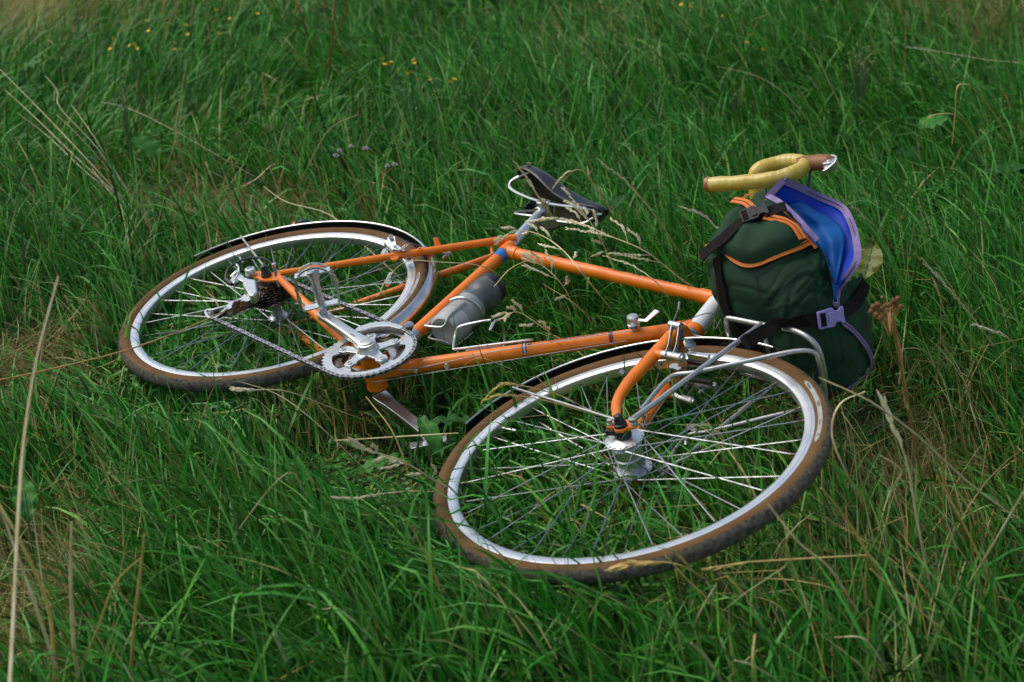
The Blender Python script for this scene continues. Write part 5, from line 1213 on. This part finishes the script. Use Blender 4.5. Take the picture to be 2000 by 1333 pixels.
stalk([(1870, 1180, .05), (1930, 1080, .2), (2000, 960, .3)], .0018, STRAW, 'straw leaning right at the right edge')
# left foreground
for px, r, m_, lb in (([(130, 1370, .05), (75, 1200, .2), (0, 990, .36)], .0034, STRAW, 'pale straw leaning left out of the lower left corner'),
                      ([(165, 1370, .05), (145, 1270, .16), (138, 1130, .28), (140, 1020, .36)], .0036, STRAW, 'upright pale straw near the lower left corner'),
                      ([(130, 1370, .05), (190, 1230, .2), (225, 1140, .28), (280, 1085, .31)], .0026, STRAW_Y, 'golden straw bending right near the lower left corner'),
                      ([(255, 1370, .05), (260, 1240, .18), (275, 1110, .3), (282, 1045, .36)], .0028, STRAW_Y, 'upright golden straw in the lower left foreground'),
                      ([(110, 1370, .05), (95, 1190, .2), (40, 1060, .32), (-10, 970, .38)], .0030, STRAW_Y, 'brown straw leaning left in the lower left corner'),
                      ([(410, 1310, .04), (330, 1265, .12), (290, 1220, .18), (235, 1160, .24)], .0022, STRAW, 'pale seed straw in the lower left foreground'),
                      ([(565, 1345, .04), (560, 1300, .12), (535, 1240, .2)], .0036, STRAW, 'short thick pale straw at the bottom edge'),
                      ([(415, 1130, .05), (470, 1030, .18), (560, 925, .3), (600, 970, .22)], .0018, STRAW, 'folded straw making a tall peak below the crank'),
                      ([(700, 1160, .05), (640, 1190, .14), (600, 1180, .16)], .0022, STRAW, 'straw lying level in the bottom middle')):
    stalk(px, r, m_, lb)
def at_dl(px): return [at_d(u, v, d_) for u, v, d_ in px]
P = spline(at_dl([(10, 1480, 1.62), (24, 1250, 1.72), (36, 1000, 1.80), (48, 850, 1.86), (72, 700, 1.90), (114, 540, 1.94)]), 6)
o = plant_root('dry_grass_stalk', P[0]); tag(o, 'tall blurred pale stalk rising close to the camera at the left edge', 'grass stalk'); put(MB().tube(P, [.0019, .0018, .0010], 7, flat=.6), o, 'stem', STRAW)

# brown umbel
U_ = pts3([(1795, 910, .10), (1778, 820, .22), (1760, 720, .34), (1742, 625, .45)]); P = spline(grow_down(U_), 6); o = plant_root('dried_umbel', P[0]); tag(o, 'rusty brown dried umbel on a tall stalk right of the bag', 'dried flower')
put(MB().tube(P, [.0027, .0023, .0018], 8), o, 'stem', STRAW_B); top = P[-1]; hd = MB(); ry = MB()
for u, v in ((1702, 608), (1706, 600), (1714, 596), (1722, 604), (1712, 616), (1726, 614), (1738, 596), (1746, 588), (1754, 584), (1744, 604), (1736, 606), (1760, 600), (1730, 598), (1720, 622), (1750, 596)):
    p = at_d(u, v, depth(top) + rnd.uniform(-.05, .05)); ry.tube([top - np.array([0, 0, .03]), top * .5 + p * .5 - np.array([0, 0, .006]), p], .0008, 5)
    hd.lathe([(.0, -.006), (.0038, -.003), (.0046, .001), (.0030, .004), (0, .005)], p, nrm([rnd.gauss(0, .5), rnd.gauss(0, .5), 1]), 7, cap=False)
    for _ in range(9): d_ = nrm(np.array([rnd.gauss(0, 1) for _ in range(3)])); hd.tube([p, p + d_ * .007], [.0008, .0003], 3)
put(ry, o, 'rays', STRAW_B); tag(put(hd, o, 'flower_heads', BROWNF), kind='stuff')
# side stem
P2 = pts3([(1774, 800, .25), (1752, 650, .38), (1722, 580, .46)]); put(MB().tube(spline(P2, 5), .0018, 6), o, 'side_stem', STRAW_B)
# brown seed head resting on the derailleur
P = spline(grow_down(pts3([(0, 742, .12), (60, 730, .2), (220, 692, .27), (340, 652, .31), (440, 608, .34)])), 5); o = plant_root('dried_flower', P[0]); tag(o, 'brown dried flower head hanging in front of the derailleur cage', 'dried flower')
put(MB().tube(P, [.0015, .0012], 6), o, 'stem', STRAW_B); hd = MB(); c_ = at_h(466, 598, .345)
for i in range(130):
    d_ = nrm(np.array([rnd.gauss(0, 1) for _ in range(3)])); d_ = d_ * np.array([1, 1, .8]); b_ = c_ + d_ * .004; hd.tube([b_, c_ + d_ * .010 + RW[0] * .003 * d_[0], c_ + d_ * .0155 + RW[0] * .002], [.0008, .0011, .0004], 4)
tag(put(hd, o, 'flower_head', BROWNF), kind='stuff')

# yellow flowers, white fluff, feathery weed
def flower_plant(name, label, base, heads, m_, kind, stem_m=GSTEM, size=.0068, cat='flower', hh=.36):
    rt2_3 = np.array([rt2[0], rt2[1], 0])
    mu, mv = np.mean([h[0] for h in heads]), np.mean([h[1] for h in heads]); b_ = at_h(mu, mv, hh) + rt2_3 * .02; dz = depth(b_); g = float(ground_h(b_[0], b_[1])); b_[2] = g; o = plant_root(name, b_); tag(o, label, cat)
    mid = b_ * .35 + at_d(np.mean([h[0] for h in heads]), np.mean([h[1] for h in heads]), dz) * .65
    st = MB()
    for i, (u, v) in enumerate(heads):
        p = at_d(u, v, dz + rnd.uniform(-.10, .10)); kn = mid + np.array([rnd.gauss(0, .02), rnd.gauss(0, .02), rnd.gauss(0, .015)])
        if kind == 'bud':
            q_ = b_ * .15 + mid * .85 if i % 3 else mid; q_ = q_ * .6 + p * .4 - np.array([0, 0, .012]); st.tube([q_, q_ * .4 + p * .6 + np.array([0, 0, .003]), p], [.0007, .0004], 4)
            if i % 6 == 0: st.tube(spline([b_, b_ * .4 + mid * .6, q_], 3), [.0012, .0007], 4)
        else: st.tube(spline([b_, b_ * .4 + kn * .6, kn, kn * .4 + p * .6 + np.array([0, 0, .01]), p], 3), [.0016, .0010, .0007], 4)
        f = MB()
        if kind == 'petal':
            ax = nrm(np.array([rnd.gauss(0, .5), rnd.gauss(0, .5), 1]))
            f.lathe([(.0, -.004), (size * .35, -.003), (size * .5, .001), (size * .3, .002)], p, ax, 7)
            q0 = nrm(np.cross(ax, [1, .2, .1])); q1 = np.cross(ax, q0)
            for k in range(9):
                a = k * .698; r_ = math.cos(a) * q0 + math.sin(a) * q1; t_ = np.cross(ax, r_); f.plate([(0, -size * .18), (size * .95, -size * .22), (size * 1.1, 0), (size * .95, size * .22), (0, size * .18)], p + ax * .001, r_ + ax * .35, t_, ax, .0004)
            put(f, o, 'flower', m_)
        elif kind == 'fluff':
            f.lathe([(0, -size * .9), (size * .3, -size * .8), (size * .34, -.001), (0, 0)], p, Z3, 7, 1, cap=False)
            for k in range(46):
                d_ = nrm(np.array([rnd.gauss(0, 1), rnd.gauss(0, 1), abs(rnd.gauss(0, 1)) + .2])); f.tube([p, p + d_ * size * rnd.uniform(.9, 1.35)], [.0003, .0006], 3)
            put(f, o, 'fluffy_head', [m_, BROWNF])
        else:
            f.lathe([(0, -.004), (.0022, -.001), (.0018, .003), (0, .005)], p, nrm([rnd.gauss(0, .3), rnd.gauss(0, .3), 1]), 5, cap=False); put(f, o, 'bud', m_)
    put(st, o, 'stems', stem_m); return o
flower_plant('yellow_flower_plant', 'yellow flowers in the grass above the middle of the picture', (800, 215, .02), [(748, 116), (750, 127), (757, 126), (764, 123), (776, 141), (797, 145), (803, 141), (808, 119), (809, 125), (817, 156), (833, 146), (840, 158)], YEL, 'petal')
flower_plant('yellow_flower_plant', 'two small yellow flowers right of the main yellow cluster', (890, 200, .02), [(881, 161), (887, 156)], YEL, 'petal')
flower_plant('yellow_flower_plant', 'yellow flowers and brown heads near the top left', (245, 160, .02), [(215, 97), (221, 76), (233, 61), (248, 44), (254, 90), (262, 88), (290, 62), (268, 96), (286, 42)], YEL, 'petal', size=.0065)
flower_plant('yellow_flower_plant', 'scattered yellow flowers right of the top left cluster', (350, 130, .02), [(317, 26), (341, 98), (362, 50), (366, 68), (343, 86)], YEL, 'petal', size=.0065)
flower_plant('yellow_flower_plant', 'three yellow flowers at the top edge left of the middle', (450, 100, .02), [(421, 20), (449, 38), (503, 28), (426, 66)], YEL, 'petal', size=.0065)
flower_plant('yellow_flower_plant', 'yellow flowers at the top edge right of the middle', (1380, 70, .02), [(1330, 10), (1347, 12), (1361, 16), (1412, 32), (1381, 52)], YEL, 'petal', size=.0065)
flower_plant('yellow_flower_plant', 'small yellow flowers above the bag and handlebar', (1480, 150, .02), [(1467, 69), (1490, 98), (1457, 84)], YEL, 'petal')
flower_plant('fluffy_seed_plant', 'white fluffy seed heads on brown stems left of the saddle', (735, 345, .02), [(663, 297), (656, 307), (686, 289), (714, 293), (757, 327), (771, 324)], FLUFF, 'fluff', STRAW_B, .0075, 'seed heads')
hs = [(1680 + rnd.gauss(0, 17), 118 + rnd.gauss(0, 17)) for _ in range(70)]
flower_plant('feathery_weed', 'feathery weed with tiny yellow green buds right of the handlebar', (1690, 190, .02), hs, mat('green_buds', (.20, .26, .06), (.28, .28, .08), .6), 'bud', cat='weed')
hs = [(237 + rnd.gauss(0, 5), 150 + i * 3.2) for i in range(22)]
flower_plant('budding_weed', 'slim weed with pale green buds above the straw fan', (240, 240, .02), hs, mat('pale_buds', (.32, .40, .18), (.24, .30, .12), .6), 'bud', cat='weed')
for px, lb in (([(640, 165, .1), (645, 110, .3), (652, 50, .45), (655, 0, .55)], 'rusty dock stalk nearest the top edge left of the middle'), ([(632, 150, .1), (655, 80, .32), (680, 0, .52)], 'leaning rusty dock stalk at the top edge'), ([(600, 70, .3), (592, 40, .38), (578, 5, .46)], 'short rusty dock stalk at the top edge')):
    stalk(px, .0022, STRAW_B, lb, 'dock_stalk', 'weed stalk', head=.6, hw=1.9)

# broad leaves
def leaf(u, v, h, L, Wd, az, tilt, m_, label, curl=.6, name='broad_leaf', serr=0):
    c_ = at_h(u, v, h); g = float(ground_h(c_[0], c_[1])); a = nrm(RW[0] * math.cos(az) + np.array([fwd2[0], fwd2[1], 0]) * math.sin(az)); a = nrm(a * math.cos(tilt) + Z3 * math.sin(tilt)); b_ = nrm(np.cross(Z3, a)); n = np.cross(a, b_)
    root = c_ - a * L * .5; o = plant_root(name, root); tag(o, label, 'leaf')
    nl, nw = 14, 8; vs = []; fs = []
    for i in range(nl + 1):
        t = i / nl; w_ = Wd * (math.sin(math.pi * min(1, t * .94 + .06)) ** .75) * (1 + serr * math.sin(t * 40) * .06)
        for j in range(nw + 1):
            s_ = -1 + 2 * j / nw; p = root + a * L * (t) + b_ * w_ * s_ * .5 + n * (abs(s_) * .10 * Wd - curl * L * .55 * (t - .35) ** 2 + .004 * math.sin(t * 22) * abs(s_) + .002 * math.cos(t * 31 + s_ * 5))
            vs.append(p)
    for i in range(nl):
        for j in range(nw): q = i * (nw + 1) + j; fs.append((q, q + 1, q + nw + 2, q + nw + 1))
    put(MB().add(vs, fs), o, 'blade', m_, 80)
    vn = MB(); mid = [root + a * L * t + n * (-curl * L * .55 * (t - .35) ** 2 + .0008) for t in np.linspace(0, .97, 12)]; vn.tube(mid, [.0016, .0004], 5)
    f0 = np.array([root[0], root[1], g]) - a * .02; vn.tube([f0, f0 * .5 + root * .5, root], [.0018, .0016], 5); put(vn, o, 'midrib', GSTEM)
    return o
LV = [(1697, 508, .33, .085, .058, 1.1, .75, LEAFY, 'yellowing broad leaf standing beside the right of the bag', .3), (282, 282, .20, .11, .075, 2.6, .5, LEAFG, 'bright round leaf right of the straw fan', .5),
      (842, 848, .15, .105, .036, -1.1, -.3, LEAFG, 'fresh green leaf hanging over the end of the left crank', .9), (875, 822, .14, .10, .032, .15, .1, LEAFD, 'dark leaf right of the left crank end', .4),
      (48, 968, .22, .085, .038, 1.9, .6, LEAFG, 'lit crinkled leaf at the left edge', .6), (1824, 240, .22, .09, .085, .3, .4, LEAFG, 'round green leaf under the folded golden straws', .4),
      (1960, 335, .18, .12, .09, -.6, .3, LEAFD, 'broad dark leaf at the right edge', .4), (1440, 912, .10, .055, .05, 1.4, .9, LEAFD, 'round dark leaf seen between spokes of the front wheel', .2),
      (1030, 1070, .09, .07, .042, 1.3, .6, LEAFD, 'left of two dark leaves inside the front rim', .3), (1072, 1058, .09, .085, .05, 1.5, .7, LEAFD, 'right of two dark leaves inside the front rim', .3),
      (945, 165, .14, .10, .07, .8, .5, LEAFG, 'lit leaf behind the yellow flowers', .4), (62, 128, .18, .10, .07, .5, .4, LEAFG, 'lit leaf among dry stalks near the upper left corner', .4),
      (1845, 362, .12, .08, .07, 2.4, .4, LEAFD, 'dark round leaf below the bright round leaf at right', .4), (1770, 302, .12, .09, .08, 2.8, .3, LEAFD, 'dark round leaf left of the bright round leaf at right', .4),
      (552, 1285, .12, .07, .045, .9, .6, LEAFD, 'dark leaf near the bottom edge left of the middle', .5), (690, 1312, .12, .075, .05, .6, .4, LEAFG, 'pale green leaf at the bottom edge', .5),
      (1205, 395, .26, .07, .035, .9, .5, LEAFD, 'small oval leaf below the saddle nose', .3), (650, 285, .14, .06, .05, 1.2, .6, LEAFD, 'small dark leaf behind the white fluffy heads', .3),
      (1420, 372, .11, .11, .10, .3, .2, LEAFD, 'big dark leaf behind the yellow grip', .3), (1390, 285, .10, .10, .09, .7, .3, LEAFD, 'dark leaf in the grass above the yellow grip', .3),
      (740, 905, .10, .09, .04, .4, .3, LEAFG, 'green leaf under the pale seed head by the front tyre', .4), (1300, 130, .12, .09, .07, .6, .4, LEAFG, 'lit leaf near the top above the saddle', .4)]
for u, v, h, L, Wd, az_, ti, m_, lb, cu in LV: leaf(u, v, h, L, Wd, az_, ti, m_, lb, cu)
